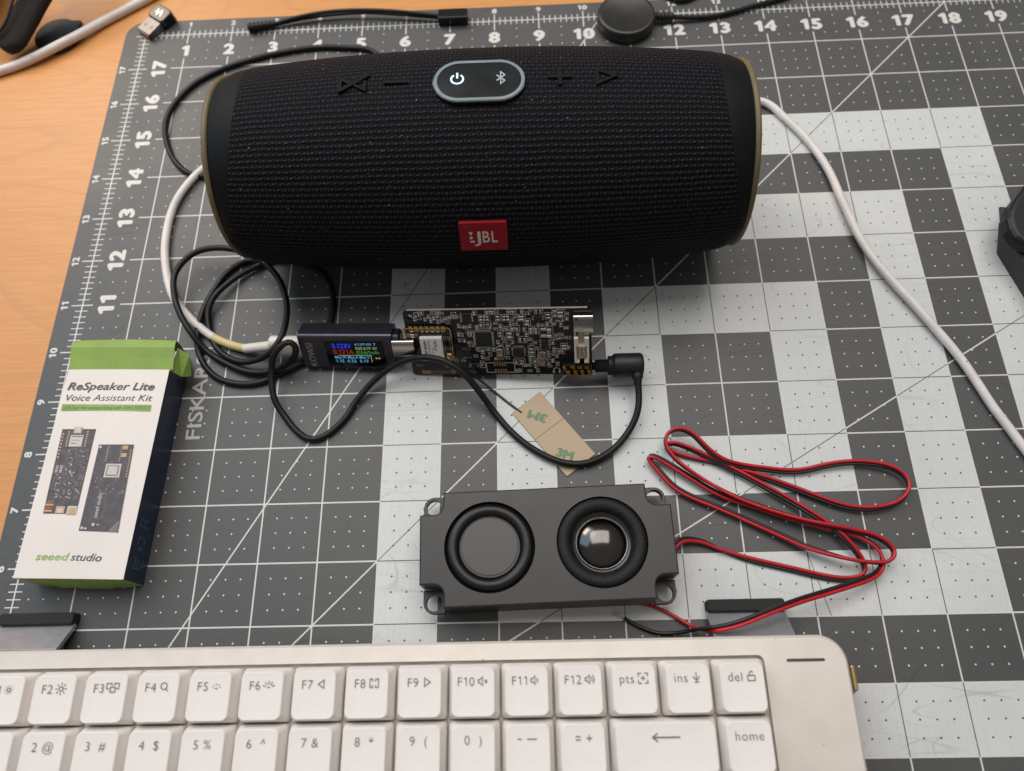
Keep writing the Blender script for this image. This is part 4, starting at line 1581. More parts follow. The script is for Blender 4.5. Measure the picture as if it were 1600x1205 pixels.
rest = [at(333, 527, .09), at(306, 506, .10), at(286, 485, .10), at(271, 465, .10), at(263, 440, .09), at(259, 416, .08), at(257.5, 393, .08), at(260, 366, .08), at(266, 338, .08), at(277, 311, .08), at(291, 291, .08), at(307, 273, .08), at(327, 257, .08),
        Vector((2.5, 14.5, .08)), Vector((3.4, 15.1, .08)), Vector((5.2, 15.3, .08)), Vector((8.0, 15.25, .08)), Vector((10.8, 15.3, .08)), Vector((12.4, 15.4, .08)), Vector((13.0, 15.35, .08)),
        at(1195, 160, .08), at(1230, 188, .08), at(1257, 214, .08), at(1280, 243, .09), at(1297, 271, .10), at(1310, 300, .12), at(1324, 331, .14), at(1340, 366, .14), at(1363, 402, .14), at(1395, 440, .14), at(1425, 472, .13), at(1455, 506, .12), at(1482, 537, .11),
        at(1505, 566, .10), at(1528, 600, .09), at(1553, 638, .08), at(1576, 668, .08), at(1602, 703, .08), at(1640, 752, .08), at(1690, 810, .08)]
full = smooth_path(ye + rest[1:], 0.06)
cut = min(range(len(full)), key=lambda i: (full[i] - rest[0]).length)
mb = MB()
tube(mb, full[:cut + 1], R_W, 14)
build('yellowed_end', mb, m_yellowed, wc)
mb = MB()
tube(mb, full[cut:], R_W, 14)
build('cable_jacket', mb, m_white, wc)

# second white cable, over the disc on the bare desk
DZ = -0.08
mb = MB()
pts = [at(-90, 140, DZ + .10), at(-30, 120, DZ + .10), at(0, 111, DZ + .10), at(28, 101.5, DZ + .11), at(62, 86, DZ + .16), at(94, 69.5, DZ + .18), at(124, 54, DZ + .16), at(159, 35, DZ + .11), at(188, 20, DZ + .10), at(221, 2.5, DZ + .10), at(260, -18, DZ + .10), at(320, -45, DZ + .10)]
tube(mb, smooth_path(pts), 0.10, 14)
tag(build('white_cord', mb, m_white), 'white cord crossing the bare wood desk over a black disc at the top left', 'cable')

# ------------------------------------------------------------------ antenna patch with its thin lead
ant = thing('antenna_patch', 'tan paper-backed adhesive patch with green print lying under the black cable', 'adhesive patch')
A, B_, D_ = at(800, 645, .03), at(886, 744.5, .03), at(843, 611.5, .03)
TPt = frame(A, B_ - A, D_ - A)
pl, pw = (B_ - A).length, (D_ - A).length
mb = MB()
prism(mb, rrect(pl / 2, pw / 2, pl, pw, 0.015, 2), -0.026, 0.0)
patch = build('paper_backing', mb, m_tan, ant)
TPi = TPt.inverted()
patch.location = TPt.translation
patch.rotation_euler = TPt.to_euler()
onp = lambda x, y: (TPi @ at(x, y, .03))
cutA, cutB = onp(835, 688), onp(871, 644)
mb = MB()
stroke(mb, [(cutA.x, 0.0), (cutA.x + .01, pw)], 0.010, None, 0, 0.002)
build('slit', mb, m_slot, patch)
mb = MB()
for (a0, a1, b0) in (((855, 649), (828, 641), (851, 627)), ((869, 712), (893, 719), (874, 700))):
    o, xe, ye_ = onp(*a0), onp(*a1), onp(*a0)
    T = frame((o.x, o.y, 0), (xe.x - o.x, xe.y - o.y, 0), (-(xe.y - o.y), xe.x - o.x, 0))
    wd_ = (Vector((xe.x, xe.y)) - Vector((o.x, o.y))).length
    for q_, (dx, dy) in enumerate(((0, 0), (0.008, 0), (-0.008, 0), (0, 0.008), (0, -0.008), (0.015, 0), (-0.015, 0))):
        text(mb, '3M', T, dx, dy, wd_ + dx, 0.145, 0, 0.003 + 0.0006 * q_, 0.0)
build('backing_print', mb, m_tangreen, patch)
mb = MB()
q0 = BP @ Vector((cA(680, 650)[0], cA(680, 650)[1], 0.13))
tube(mb, smooth_path([q0, q0 + Vector((0.12, -0.12, 0.02)), at(725, 575, .45), at(742, 588, .22), at(765, 606, .05), at(790, 626, .03), at(815, 645, .025)], 0.05), 0.019, 8)
build('lead', mb, m_blkwire, ant)

# ------------------------------------------------------------------ twin-driver speaker module
MC = Vector((8.79, 6.07, 0))
myaw = math.radians(1.35)
mod_ = thing('speaker_module', 'flat black twin-driver speaker with screw ears, shiny dome and red and black wires', 'speaker module', MC, (0, 0, myaw))
HX, HY, NX, NY = 1.97, 0.885, 1.60, 0.535


def corner(sx, sy):
    """stepped corner with a hollow round the screw ear"""
    pts = [(HX, NY)]
    r = 0.16
    pts += [(NX + r + 0.02, NY)]
    pts += [(NX + r + r * math.cos(math.radians(a)), NY + r + r * math.sin(math.radians(a))) for a in (255, 240, 225, 210, 195)]
    pts += [(NX, NY + r + 0.02), (NX, HY)]
    return pts


c1 = corner(1, 1)
outl = [(x, y) for x, y in c1] + [(-x, y) for x, y in reversed(c1)] + [(-x, -y) for x, y in c1] + [(x, -y) for x, y in reversed(c1)]
mb = MB()
DRX = (-0.885, 0.855)
RO = 0.705
plate(mb, outl, [circ(DRX[0], 0, RO, 56), circ(DRX[1], 0, RO, 56)], 0.0, 0.80, 0, None, 0.02)
build('housing', mb, m_abs, mod_)
for sx in (-1, 1):
    for sy in (-1, 1):
        mb = MB()
        ex, ey = sx * 1.80, sy * 0.755
        pts = []
        loop = [(1.62, 0.56), (1.97, 0.56), (1.97, 0.76)] + [(1.80 + 0.17 * math.cos(math.radians(a)), 0.755 + 0.17 * math.sin(math.radians(a))) for a in range(0, 91, 15)] + [(1.62, 0.925)]
        loop = [(x * sx, y * sy) for x, y in loop]
        if sx * sy < 0:
            loop = loop[::-1]
        plate(mb, loop, [circ(ex, ey, 0.128, 28)], 0.22, 0.36, 0, None, 0.01)
        build('screw_ear', mb, m_abs, mod_)
mb = MB()
T = Matrix.Translation((DRX[0], 0, 0))
prf = [(0.703, 0.62), (0.695, 0.70), (0.685, 0.74)] + [(0.58 + 0.098 * math.cos(math.radians(a)), 0.735 + 0.085 * math.sin(math.radians(a))) for a in range(0, 181, 12)] + [(0.475, 0.72)]
lathe(mb, prf, 64, 0, T)
mb2 = MB()
lathe(mb2, [(0.478, 0.70), (0.474, 0.765), (0.468, 0.772), (0.462, 0.770), (0.455, 0.758), (0.445, 0.762), (0.43, 0.766)], 64, 0, T)
mb2.add([(x, y, 0.766) for x, y in circ(DRX[0], 0, 0.43, 64)], [tuple(range(64))])
rad = build('passive_radiator', mb, m_roll, mod_)
build('radiator_plate', mb2, m_plate, rad)
mb = MB()
T = Matrix.Translation((DRX[1], 0, 0))
prf = [(0.703, 0.60), (0.70, 0.72)] + [(0.595 + 0.105 * math.cos(math.radians(a)), 0.72 + 0.095 * math.sin(math.radians(a))) for a in range(0, 181, 12)] + [(0.475, 0.70)]
lathe(mb, prf, 64, 0, T)
drv = build('driver', mb, m_foam, mod_)
mb = MB()
lathe(mb, [(0.492, 0.715), (0.485, 0.70), (0.455, 0.655), (0.45, 0.65), (0.435, 0.65), (0.42, 0.642), (0.392, 0.64)], 64, 0, T)
build('cone', mb, m_cone, drv)
mb = MB()
lathe(mb, [(0.404, 0.64), (0.402, 0.668), (0.397, 0.671), (0.391, 0.662)], 64, 0, T)
build('trim_ring', mb, m_chrome, drv)
mb = MB()
dr, dh = 0.392, 0.135
Rr = (dr * dr + dh * dh) / 2 / dh
amx = math.asin(dr / Rr)
lathe(mb, [(max(0.0008, Rr * math.sin(amx * (1 - k / 14))), 0.66 + dh - Rr + Rr * math.cos(amx * (1 - k / 14))) for k in range(15)], 64, 0, T)
build('dome', mb, m_dome, drv)

# red and black twin wire, traced from the photo in crop pixels (1000 + X/3.348, 650 + Y/3.348)
trace = [(176, 655, .20), (215, 650, .17), (260, 646, .13), (320, 655, .08), (380, 680, .06), (450, 710, .05), (530, 738, .05), (620, 762, .05), (720, 785, .05), (820, 808, .05), (920, 832, .05), (1030, 852, .05), (1110, 852, .06), (1160, 838, .08), (1182, 808, .10), (1165, 760, .13),
         (1120, 695, .16), (1060, 630, .17), (1000, 580, .17), (900, 512, .16), (760, 428, .13), (600, 340, .11), (470, 272, .11), (350, 212, .13), (240, 162, .14), (175, 142, .15), (140, 147, .14), (133, 162, .10), (160, 185, .06), (220, 206, .05), (300, 226, .05), (370, 240, .05), (450, 262, .06),
         (560, 295, .07), (660, 326, .07), (800, 376, .08), (920, 422, .09), (1040, 464, .10), (1150, 484, .11), (1250, 481, .12), (1340, 455, .12), (1395, 410, .13), (1410, 358, .13), (1375, 303, .13), (1300, 265, .13), (1190, 245, .12), (1070, 245, .11), (960, 262, .10),
         (860, 285, .09), (760, 289, .09), (650, 277, .11), (540, 262, .14), (450, 238, .18), (385, 200, .21), (335, 155, .23), (285, 103, .24), (235, 72, .25), (185, 68, .25), (145, 88, .24), (130, 125, .22), (140, 165, .21), (185, 225, .20), (260, 285, .20), (370, 355, .19), (500, 422, .19), (630, 472, .20),
         (760, 515, .22), (880, 548, .25), (990, 572, .26), (1110, 597, .24), (1220, 625, .22), (1295, 665, .21), (1332, 710, .20), (1325, 748, .20), (1285, 766, .20), (1200, 765, .20), (1090, 748, .20), (990, 722, .18), (880, 688, .15), (760, 634, .12), (640, 580, .10), (520, 526, .09),
         (390, 470, .09), (270, 422, .09), (185, 375, .10), (115, 305, .11), (65, 245, .12), (40, 215, .13), (60, 207, .14), (110, 228, .13), (180, 270, .12), (270, 325, .11), (380, 392, .10), (480, 436, .09), (590, 470, .09), (720, 515, .10), (840, 552, .11), (950, 582, .12),
         (1060, 605, .12), (1150, 632, .12), (1215, 668, .13), (1258, 715, .14), (1272, 765, .15), (1250, 815, .17), (1190, 852, .24), (1100, 884, .30), (980, 922, .36), (860, 958, .44), (760, 993, .52), (650, 1035, .58), (560, 1072, .60), (480, 1098, .58), (400, 1114, .50)]
WPX = lambda X_, Y_, z: at(1000 + X_ / 3.348, 650 + Y_ / 3.348, z)
pts = [WPX(*p) for p in trace]
pts[0] = Vector(MC) + Vector((HX - 0.02, -0.08, 0.22))
mid = smooth_path(pts, 0.05)
idx = []
for i in range(len(pts) - 1):
    k = max(2, int((pts[i + 1] - pts[i]).length / 0.05))
    idx += [i + j / k for j in range(k)]
idx.append(len(pts) - 1)
# 90 = red straight above the black, 0 = red on the far side, 180 = red on the near side
roll = [(0, 160), (3, 160), (6, 38), (18, 38), (23, 50), (26, 90), (32, 85), (34, 42), (38, 45), (41, 65), (45, 42), (52, 42), (56, 65), (58, 90), (62, 90), (64, 128), (66, 120), (69, 60), (73, 70), (76, 100), (78, 150), (86, 155), (94, 152), (97, 110), (99, 140), (103, 168), (200, 172)]


def roll_at(t):
    for (a, x), (b, y) in zip(roll, roll[1:]):
        if a <= t <= b:
            return x + (y - x) * (t - a) / (b - a)
    return 90


red, blk, offs = [], [], []
n = len(mid)
for i in range(n):
    t = (mid[min(i + 1, n - 1)] - mid[max(i - 1, 0)])
    t.z = 0
    t.normalize()
    nrm = Vector((-t.y, t.x, 0))
    ang = math.radians(roll_at(idx[i]))
    side_ = 1 if nrm.y > 0 else -1
    offs.append(nrm * side_ * math.cos(ang) + Vector((0, 0, 1)) * max(0.12, math.sin(ang)))
for i in range(n):
    o = Vector((0, 0, 0))
    for j in range(max(0, i - 9), min(n, i + 10)):
        o += offs[j]
    o = o.normalized() * 0.030
    red.append(mid[i] + o)
    blk.append(mid[i] - o)
minz = 0.034
for l in (red, blk):
    for p in l:
        p.z = max(p.z, minz)
tailr = smooth_path([red[-1]] + [WPX(350, 1122, .30), WPX(280, 1104, .12), WPX(200, 1060, .06), WPX(120, 1016, .05), WPX(40, 988, .05), WPX(-20, 978, .06), WPX(-40, 975, .06)], 0.05)
tailb = smooth_path([blk[-1]] + [WPX(320, 1112, .34), WPX(240, 1128, .16), WPX(150, 1138, .06), WPX(90, 1136, .05), WPX(40, 1120, .05), WPX(-20, 1095, .05), WPX(-60, 1072, .06), WPX(-83, 1057, .08)], 0.05)
mb = MB()
tube(mb, red + tailr[1:], 0.0295, 10)
build('red_wire', mb, m_redwire, mod_, loc=None)
mb = MB()
tube(mb, blk + tailb[1:], 0.0295, 10)
bw = build('black_wire', mb, m_blkwire, mod_)
mb = MB()
e0 = tailb[-1]
for k in range(5):
    a = random.uniform(-0.5, 0.5)
    tube(mb, [e0, e0 + Vector((-0.07, 0.03 + a * 0.05, 0.0)), e0 + Vector((-0.17, 0.06 + a * 0.12, -0.02 + 0.02 * k))], 0.0045, 5)
build('wire_strands', mb, m_bare, bw)
Mi = (Matrix.Translation(MC) @ Matrix.Rotation(myaw, 4, 'Z')).inverted()
for o in mod_.children:
    if o.name.startswith(('red_wire', 'black_wire')):
        o.data.transform(Mi)
        for ch in o.children:
            ch.data.transform(Mi)

# ------------------------------------------------------------------ keyboard
kb = thing('keyboard', 'white low-profile keyboard with champagne metal case along the bottom edge of the photo', 'keyboard', (0, 0, 0), (0, 0, 0.0015))
KZ = 0.88
XR, YB = 13.03, 4.645
outl = rrect((XR - 1.2) / 2, (YB + 1.2) / 2, XR + 1.2, YB - 1.2, 0.40, 10)
WX0, WX1, WY0, WY1 = -0.2, 11.845, 1.9, 4.385
mb = MB()
plate(mb, outl, [rrect((WX0 + WX1) / 2, (WY0 + WY1) / 2, WX1 - WX0, WY1 - WY0, 0.09, 5)], 0.46, KZ, 0, None, 0.035)
build('case', mb, m_case, kb)
mb = MB()
quad(mb, WX0 - .02, WY0 - .02, WX1 + .02, WY1 + .02, None, 0, 0.78)
build('key_plate', mb, m_well, kb)
mb = MB()
pa_, pb_ = at(1230, 1034, KZ), at(1290, 1033, KZ)
prism(mb, rrect((pa_.x + pb_.x) / 2, (pa_.y + pb_.y) / 2, pb_.x - pa_.x, 0.042, 0.02, 4), KZ - 0.01, KZ + 0.004)
build('indicator_slot', mb, m_slot, kb)
mb = MB()
pa_ = at(1334, 1062, 0.68)
prism(mb, rrect(XR + 0.0, pa_.y, 0.13, 0.44, 0.05, 4), 0.56, 0.78, 0.03)
sw = build('side_switch', mb, m_slot, kb)
mb = MB()
prism(mb, rrect(XR + 0.075, pa_.y, 0.10, 0.36, 0.04, 4), 0.59, 0.76, 0.03)
build('switch_cap', mb, m_brass, sw)
mb = MB()
for xx in (1.0, 11.0):
    prism(mb, rrect(xx, 3.9, 1.2, 0.3, 0.1, 4), 0.0, 0.48)
build('foot_strip', mb, m_rubber, kb)


def keycap(w):
    mb = MB()
    K = 6
    # skirt, then a crisp edge into the top
    groups = [[(0.0, 0.0, 0.05), (0.02, 0.0, 0.055), (0.09, 0.008, 0.06)],
              [(0.09, 0.008, 0.06), (0.28, 0.056, 0.085), (0.296, 0.060, 0.088)],
              [(0.296, 0.060, 0.088), (0.306, 0.065, 0.088), (0.312, 0.074, 0.085)]]
    n = 4 * (K + 1)
    for layers in groups:
        rings = []
        for z, ins, r in layers:
            # the back face leans more than the front one, as on a sculpted cap
            rings.append([(x, y, z) for x, y in rrect(0, -0.25 * ins, w - 2 * ins, 0.73 - 1.5 * ins, r, K)])
        mb.add([p for r in rings for p in r], [(k * n + i, k * n + (i + 1) % n, (k + 1) * n + (i + 1) % n, (k + 1) * n + i) for k in range(len(rings) - 1) for i in range(n)], 0, True)
    # gently dished top
    top = rings[-1]
    prev = top
    vs, fs = list(top), []
    for s_, dz in ((0.7, 0.006), (0.35, 0.010)):
        o = len(vs)
        vs += [(x * s_, y * s_, 0.312 - dz) for x, y, z in top]
        for i in range(n):
            fs.append((o - n + i, o - n + (i + 1) % n, o + (i + 1) % n, o + i))
    fs.append(tuple(range(len(vs) - n, len(vs))))
    mb.add(vs, fs, 0, True)
    me = build('key', mb, m_key).data
    return me


KB0 = 0.81
LW = 0.0125


def ic(mb, name, T):
    s = lambda pts, cl=False: stroke(mb, pts, LW, T, 0, 0.004, cl)
    if name in ('sun', 'sun2'):
        R_ = 0.026 if name == 'sun' else 0.030
        s(circ(0, 0, R_, 14), True)
        for k in range(8):
            a = k * math.pi / 4
            r0, r1 = (0.05, 0.062) if name == 'sun' else (0.052, 0.083)
            s([(r0 * math.cos(a), r0 * math.sin(a)), (r1 * math.cos(a), r1 * math.sin(a))])
    elif name == 'task':
        s([(-0.03, -0.055), (0.04, -0.055), (0.04, 0.01), (-0.03, 0.01)], True)
        s([(-0.05, -0.01), (-0.085, -0.01), (-0.085, 0.06), (-0.015, 0.06), (-0.015, 0.03)])
        s([(0.055, -0.01), (0.09, -0.01), (0.09, 0.06), (0.025, 0.06), (0.025, 0.03)])
    elif name == 'find':
        s(circ(-0.01, 0.012, 0.045, 16), True)
        s([(0.02, -0.02), (0.055, -0.06)])
    elif name in ('dim', 'bright'):
        s([(-0.02, -0.03), (0.02, -0.03)])
        for a in (20, 55, 90, 125, 160):
            r0, r1 = (0.05, 0.065) if name == 'dim' else (0.045, 0.09)
            a = math.radians(a)
            s([(r0 * math.cos(a), -0.035 + r0 * math.sin(a)), (r1 * math.cos(a), -0.035 + r1 * math.sin(a))])
    elif name == 'prev':
        s([(-0.045, 0), (0.035, 0.055), (0.035, -0.055)], True)
    elif name == 'next':
        s([(0.045, 0), (-0.035, -0.055), (-0.035, 0.055)], True)
    elif name == 'pause':
        s([(-0.02, 0.055), (-0.06, 0.055), (-0.06, -0.055), (-0.02, -0.055), (-0.02, -0.025)])
        s([(-0.02, 0.055), (-0.02, 0.02)])
        s([(0.02, 0.055), (0.06, 0.055), (0.06, -0.055), (0.02, -0.055), (0.02, -0.025)])
        s([(0.02, 0.055), (0.02, 0.02)])
    elif name.startswith('vol'):
        s([(-0.07, 0.02), (-0.045, 0.02), (-0.01, 0.055), (-0.01, -0.055), (-0.045, -0.02), (-0.07, -0.02)], True)
        if name == 'vol0':
            s([(0.02, 0.02), (0.055, -0.025)])
            stroke(mb, [(0.02, -0.025), (0.055, 0.02)], LW, T, 0, 0.005)
        else:
            s(arc(-0.02, 0, 0.045, -40, 40, 6))
            if name == 'vol2':
                s(arc(-0.02, 0, 0.075, -45, 45, 6))
    elif name == 'shot':
        for k in range(4):
            a = math.pi / 2 * k
            r2 = Matrix.Rotation(a, 4, 'Z')
            p = [r2 @ Vector((x, y, 0)) for x, y in ((0.02, 0.065), (0.065, 0.065), (0.065, 0.02))]
            s([(v.x, v.y) for v in p])
        s([(-0.03, 0), (0.03, 0)])
        stroke(mb, [(0.0, -0.03), (0.0, 0.03)], LW, T, 0, 0.005)
    elif name == 'mic':
        s(arc(0, 0.015, 0.042, 180, 360, 8))
        s([(0, -0.02), (0, 0.065)])
        s([(0, -0.03), (0, -0.06)])
        s([(-0.03, -0.062), (0.03, -0.062)])
    elif name == 'lock':
        s([(-0.05, -0.055), (0.05, -0.055), (0.05, 0.01), (-0.05, 0.01)], True)
        s([(-0.02, 0.015)] + arc(0.005, 0.035, 0.027, 180, 30, 6))


rows = [
    (3.975, [('F1', 'sun'), ('F2', 'sun2'), ('F3', 'task'), ('F4', 'find'), ('F5', 'dim'), ('F6', 'bright'), ('F7', 'prev'), ('F8', 'pause'), ('F9', 'next'), ('F10', 'vol0'), ('F11', 'vol1'), ('F12', 'vol2'), ('pts', 'shot'), ('ins', 'mic'), ('del', 'lock')]),
    (3.228, ['1  !', '2 @', '3  #', '4  $', '5 %', '6  ^', '7 &', '8  *', '9  (', '0  )', '-  —', '=  +'])]
one, two = keycap(0.73), keycap(1.48)
for o in list(C.objects):
    if o.name.startswith('key') and o.type == 'MESH' and o.parent is None:
        bpy.data.objects.remove(o)


def key(x, y, me, legend):
    o = bpy.data.objects.new('key', me)
    C.objects.link(o)
    o.parent = kb
    o.location = (x, y, KB0)
    mb = MB()
    T = Matrix.Translation((0, 0, 0.312))
    legend(mb, T)
    build('legend', mb, m_legend, o)


XK = 11.446


def lg_f(lab, icon):
    def f(mb, T):
        vs, fs, a, b = layout(lab, -0.010, 0.0, 1.08)
        w = (b - a) * 0.115 / cap_height()
        tot = w + 0.05 + 0.15
        text(mb, lab, T, -tot / 2, 0.065, h=0.115, lift=0.004, off=-0.010, space=1.08)
        ic(mb, icon, T @ Matrix.Translation((-tot / 2 + w + 0.05 + 0.075, 0.125, 0)))
    return f


def lg_t(s, h=0.115, y=0.065):
    return lambda mb, T: text(mb, s, T, 0, y, h=h, lift=0.004, off=-0.010, align='C', space=1.08)


for i, (lab, icon) in enumerate(rows[0][1]):
    key(XK - 0.75 * (14 - i), rows[0][0], one, lg_f(lab, icon))
for i, s in enumerate(rows[1][1]):
    if s.startswith('-'):
        def lg(mb, T):
            stroke(mb, [(-0.14, 0.125), (-0.085, 0.125)], LW, T)
            stroke(mb, [(-0.01, 0.125), (0.125, 0.125)], LW, T)
        key(XK - 0.75 * (14 - i), rows[1][0], one, lg)
    elif s.startswith('='):
        def lg(mb, T):
            stroke(mb, [(-0.10, 0.145), (-0.03, 0.145)], LW, T)
            stroke(mb, [(-0.10, 0.105), (-0.03, 0.105)], LW, T)
            stroke(mb, [(0.045, 0.125), (0.125, 0.125)], LW, T)
            stroke(mb, [(0.085, 0.085), (0.085, 0.165)], LW, T, 0, 0.005)
        key(XK - 0.75 * (14 - i), rows[1][0], one, lg)
    else:
        key(XK - 0.75 * (14 - i), rows[1][0], one, lg_t(s))


def lg_back(mb, T):
    stroke(mb, [(-0.17, 0.12), (0.19, 0.12)], 0.017, T)
    stroke(mb, [(-0.115, 0.17), (-0.18, 0.12), (-0.115, 0.07)], 0.017, T, 0, 0.005)


key(XK - 1.125, rows[1][0], two, lg_back)
key(XK, rows[1][0], one, lg_t('home', 0.112))

# ------------------------------------------------------------------ stand feet behind the keyboard
for x0, x1, lab in ((11.26, 12.47, 'grey metal stand foot with black rubber lip under the red and black wire ends'),
                    (-0.04, 1.19, 'grey metal stand foot with black rubber lip at the left edge below the carton')):
    st = thing('stand_foot', lab, 'stand', ((x0 + x1) / 2, 5.0, 0), group='metal stand feet behind the keyboard')
    w = x1 - x0
    mb = MB()
    th = math.atan2(0.38, 0.42)
    T = Matrix.Translation((0, 0.10, 0.10)) @ Matrix.Rotation(-th, 4, 'X')
    box(mb, -w / 2, w / 2, -0.56, 0.0, -0.07, 0.0, 0, T, 0.008)
    build('metal_plate', mb, m_alu, st)
    mb = MB()
    prism(mb, rrect(0, 0.17, w, 0.19, 0.05, 4), 0.002, 0.20, 0.03)
    build('rubber_lip', mb, m_fuzzy, st)

# ------------------------------------------------------------------ back of the desk
# cable with a strain relief and a square connector
ac = thing('adapter_cable', 'short thin black cable with ribbed sleeve and square socket lying across the top ruler', 'cable')
mb = MB()
pts = [at(427, 38, .10), at(465, 27, .16), at(510, 19, .22), at(560, 16, .26), at(620, 18, .24), at(660, 22, .18), at(690, 25, .14)]
tube(mb, smooth_path(pts), 0.042, 8)
pts = [at(427, 40, .06), at(465, 31, .08), at(520, 23, .10), at(575, 20, .12), at(640, 24, .10), at(690, 28, .08)]
tube(mb, smooth_path(pts), 0.036, 8)
build('cord', mb, m_cable, ac)
a, b = at(388, 44, .10), at(430, 37, .10)
mb = MB()
rs, pp = [], []
for i in range(28):
    pp.append(a.lerp(b, i / 27))
    rs.append((0.115 - 0.03 * i / 27) * (1.0 if (i // 2) % 2 else 0.82))
tube(mb, pp, rs, 12)
build('ribbed_sleeve', mb, m_rubber, ac)
a, b = at(685, 28, .12), at(731, 26, .12)
mb = MB()
T = frame(a, b - a, (0, 1, 0))
prism(mb, rrect((b - a).length / 2, 0, (b - a).length, 0.28, 0.03, 3), -0.12, 0.12, 0.02, 0, T)
build('socket_block', mb, m_gloss, ac)

# watch charger puck
pk = thing('charging_puck', 'round black charging puck with ribbed cable end at the top edge of the mat', 'charger', (10.93, 17.74, 0))
mb = MB()
lathe(mb, [(0.58, 0.0), (0.63, 0.03), (0.64, 0.08), (0.64, 0.24), (0.62, 0.285), (0.59, 0.30), (0.55, 0.303), (0.53, 0.295), (0.001, 0.29)], 56, 0)
for f in range(len(mb.f)):
    pass
build('puck_body', mb, m_cable2, pk)
L0 = Vector((10.93, 17.74, 0))
mb = MB()
pp = [at(1020, 25.5, .15) - L0, at(1052, 26.5, .13) - L0]
pp = [pp[0].lerp(pp[1], i / 21) for i in range(22)]
tube(mb, pp, [0.10 if (i // 2) % 2 else 0.078 for i in range(22)], 12)
build('strain_relief', mb, m_rubber, pk)
mb = MB()
pts = [at(1048, 26.5, .13), at(1075, 27.5, .09), at(1112, 25.5, .07), at(1145, 18.5, .07), at(1175, 10, .07), at(1205, 2, .07), at(1240, -12, .07), at(1230, -34, .07), at(1160, -36, .07), at(1105, -18, .07), at(1080, -3, .07), at(1062, 1, .07), at(1045, -4, .07), at(1030, -20, .07)]
tube(mb, smooth_path([p - L0 for p in pts]), 0.052, 10)
build('cord', mb, m_cable, pk)

# usb receiver
dg = thing('usb_receiver', 'tiny black USB receiver with metal plug and red tip at the corner of the mat', 'usb dongle')
k5 = lambda x, y, z: at(x / 5.333, y / 5.333, z)
p0, p1 = k5(1195, 268, .14), k5(1375, 85, .22)
Td = frame(p0, p1 - p0, Vector((0, 0, 1)).cross(p1 - p0))
place(dg, Td)
DL = (p1 - p0).length
hw = 0.235
mb = MB()
prism(mb, rrect(DL * 0.27, 0, DL * 0.54, 0.40, 0.02, 2), -0.16, 0.02, 0.01)
pl_ = build('metal_plug', mb, m_duller, dg)
mb = MB()
for yy in (-0.09, 0.09):
    prism(mb, rrect(DL * 0.26, yy, 0.09, 0.07, 0.005, 2), 0.018, 0.0225)
build('plug_window', mb, m_gloss, pl_)
mb = MB()
prism(mb, rrect(-0.015, 0, 0.03, 0.36, 0.005, 2), -0.14, -0.01)
build('red_tip', mb, m_redplastic, dg)
mb = MB()
prism(mb, rrect(DL * 0.80, 0, DL * 0.54, 0.50, 0.10, 4), -0.22, 0.06, 0.03)
bd = build('receiver_body', mb, m_gloss, dg)
mb = MB()
T = Matrix.Translation((DL * 0.80, -0.0, 0.06)) @ Matrix.Rotation(math.radians(-90), 4, 'Z')
stroke(mb, [(-0.09, 0.08), (-0.02, -0.08), (0.03, 0.08), (0.10, -0.08)], 0.035, T, 0, 0.004)
stroke(mb, [(-0.1, -0.02), (0.1, 0.02)], 0.025, T, 0, 0.006)
build('receiver_mark', mb, m_silver, bd)

# black disc on the desk
mb = MB()
c_ = at(93, 60, DZ)
prism(mb, circ(0, 0, 0.52, 40), 0.0, 0.10, 0.02)
prism(mb, rrect(0.34, 0.36, 0.26, 0.20, 0.05, 3), 0.0, 0.085, 0.015)
tag(build('lens_cap', mb, m_rubber, loc=(c_.x, c_.y, DZ)), 'flat round black cap lying on the bare wood under the white cord', 'cap')

# padded fabric band in the corner
mb = MB()
pts = [at(120, -120, 1.3), at(92, -70, 1.1), at(66, -20, .8), at(44, 18, .55), at(25, 50, .4), at(14, 70, .30), at(10, 78, .28)]
path = smooth_path(pts, 0.12)
n, K = len(path), 14
vs = []
for i, p in enumerate(path):
    t = (path[min(i + 1, n - 1)] - path[max(i - 1, 0)]).normalized()
    a = Vector((0, 0, 1)).cross(t).normalized()
    b = t.cross(a)
    u = i / (n - 1)
    wd = 0.40 * min(1.0, ((1 - u) * 9 + 0.12) ** 0.5)
    for k in range(K):
        q_ = 2 * math.pi * k / K
        ca, sa = math.cos(q_), math.sin(q_)
        vs.append(p + a * wd * (abs(ca) ** 0.7) * (1 if ca > 0 else -1) + b * 0.16 * sa)
mb.add(vs, [(i * K + j, i * K + (j + 1) % K, (i + 1) * K + (j + 1) % K, (i + 1) * K + j) for i in range(n - 1) for j in range(K)], 0, True)
mb.add(vs[-K:], [tuple(range(K))], 0, True)
fb = thing('headphones', 'dark charcoal padded band of headphones poking into the top left corner', 'headphones')
build('padded_band', mb, m_felt, fb)
mb = MB()
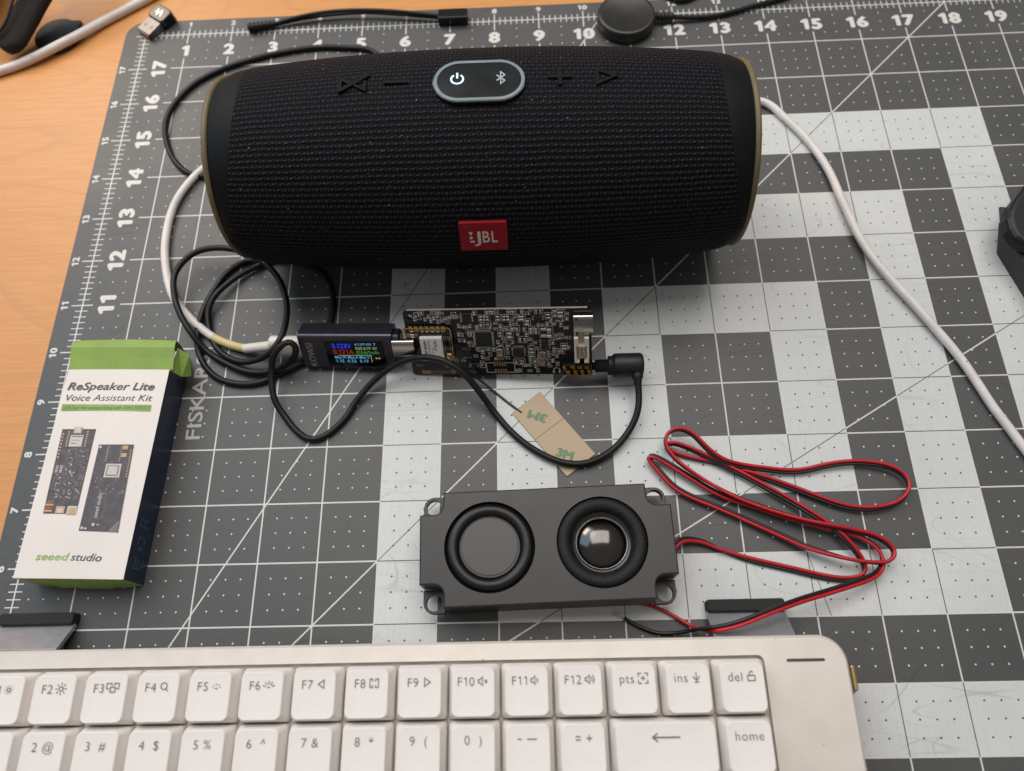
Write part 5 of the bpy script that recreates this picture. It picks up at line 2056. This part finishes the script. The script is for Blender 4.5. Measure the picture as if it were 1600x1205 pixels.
tube(mb, smooth_path([at(60, -90, 1.45), at(36, -40, 1.1), at(20, 0, .85), at(11, 30, .68), at(2, 48, .58), at(-14, 60, .5)], 0.1), 0.03, 8)
build('piping', mb, m_rubber, fb)
mb = MB()
c_ = at(-110, -60, 0.9)
lathe(mb, [(1.25, -0.3), (1.5, -0.1), (1.55, 0.2), (1.4, 0.5), (1.1, 0.62), (0.8, 0.5), (0.001, 0.45)], 40, 0, Matrix.Translation(c_))
build('ear_pad', mb, m_felt, fb)

# black device at the right edge
bx = thing('black_case', 'black plastic case with rounded lid cut off by the right edge of the photo', 'case')
mb = MB()
bot = [(17.44, 11.47), (18.35, 7.9), (21.5, 8.6), (20.7, 12.3)]
top = [(17.30, 11.83), (18.22, 8.15), (21.4, 8.9), (20.6, 12.6)]
mb.add([(x, y, 0) for x, y in bot] + [(x, y, 0.5) for x, y in top], [(0, 1, 5, 4), (1, 2, 6, 5), (2, 3, 7, 6), (3, 0, 4, 7), (3, 2, 1, 0), (4, 5, 6, 7)], 0)
build('case_base', mb, m_box, bx)
mb = MB()
lid = [(17.30, 11.83), (17.36, 12.12), (17.62, 12.14), (17.62, 11.78), (17.5, 11.6)]
prism(mb, lid[::-1] if False else [(17.31, 11.80), (17.48, 11.66), (17.62, 12.10), (17.38, 12.14)], 0.5, 0.56, 0.01)
build('hinge_tab', mb, m_box, bx)
mb = MB()
lz = 0.78
P = [at(1575, 338, lz), at(1579, 356, lz), at(1588, 370, lz), at(1610, 384, lz), at(1610, 384, lz) + Vector((3.4, -0.4, 0)), at(1640, 250, lz) + Vector((3.0, 0.2, 0)), at(1640, 250, lz), at(1604, 285, lz), at(1585, 310, lz), at(1577, 326, lz)]
prism(mb, [(p.x, p.y) for p in P], 0.52, lz, 0.10)
build('case_lid', mb, m_rubber, bx)

# ------------------------------------------------------------------ inches -> metres
done = set()
for o in list(C.objects):
    if o.type in {'CAMERA', 'LIGHT'}:
        continue
    o.location = o.location * S
    if o.type == 'MESH' and o.data.name not in done:
        done.add(o.data.name)
        o.data.transform(Matrix.Scale(S, 4))
        o.data.update()
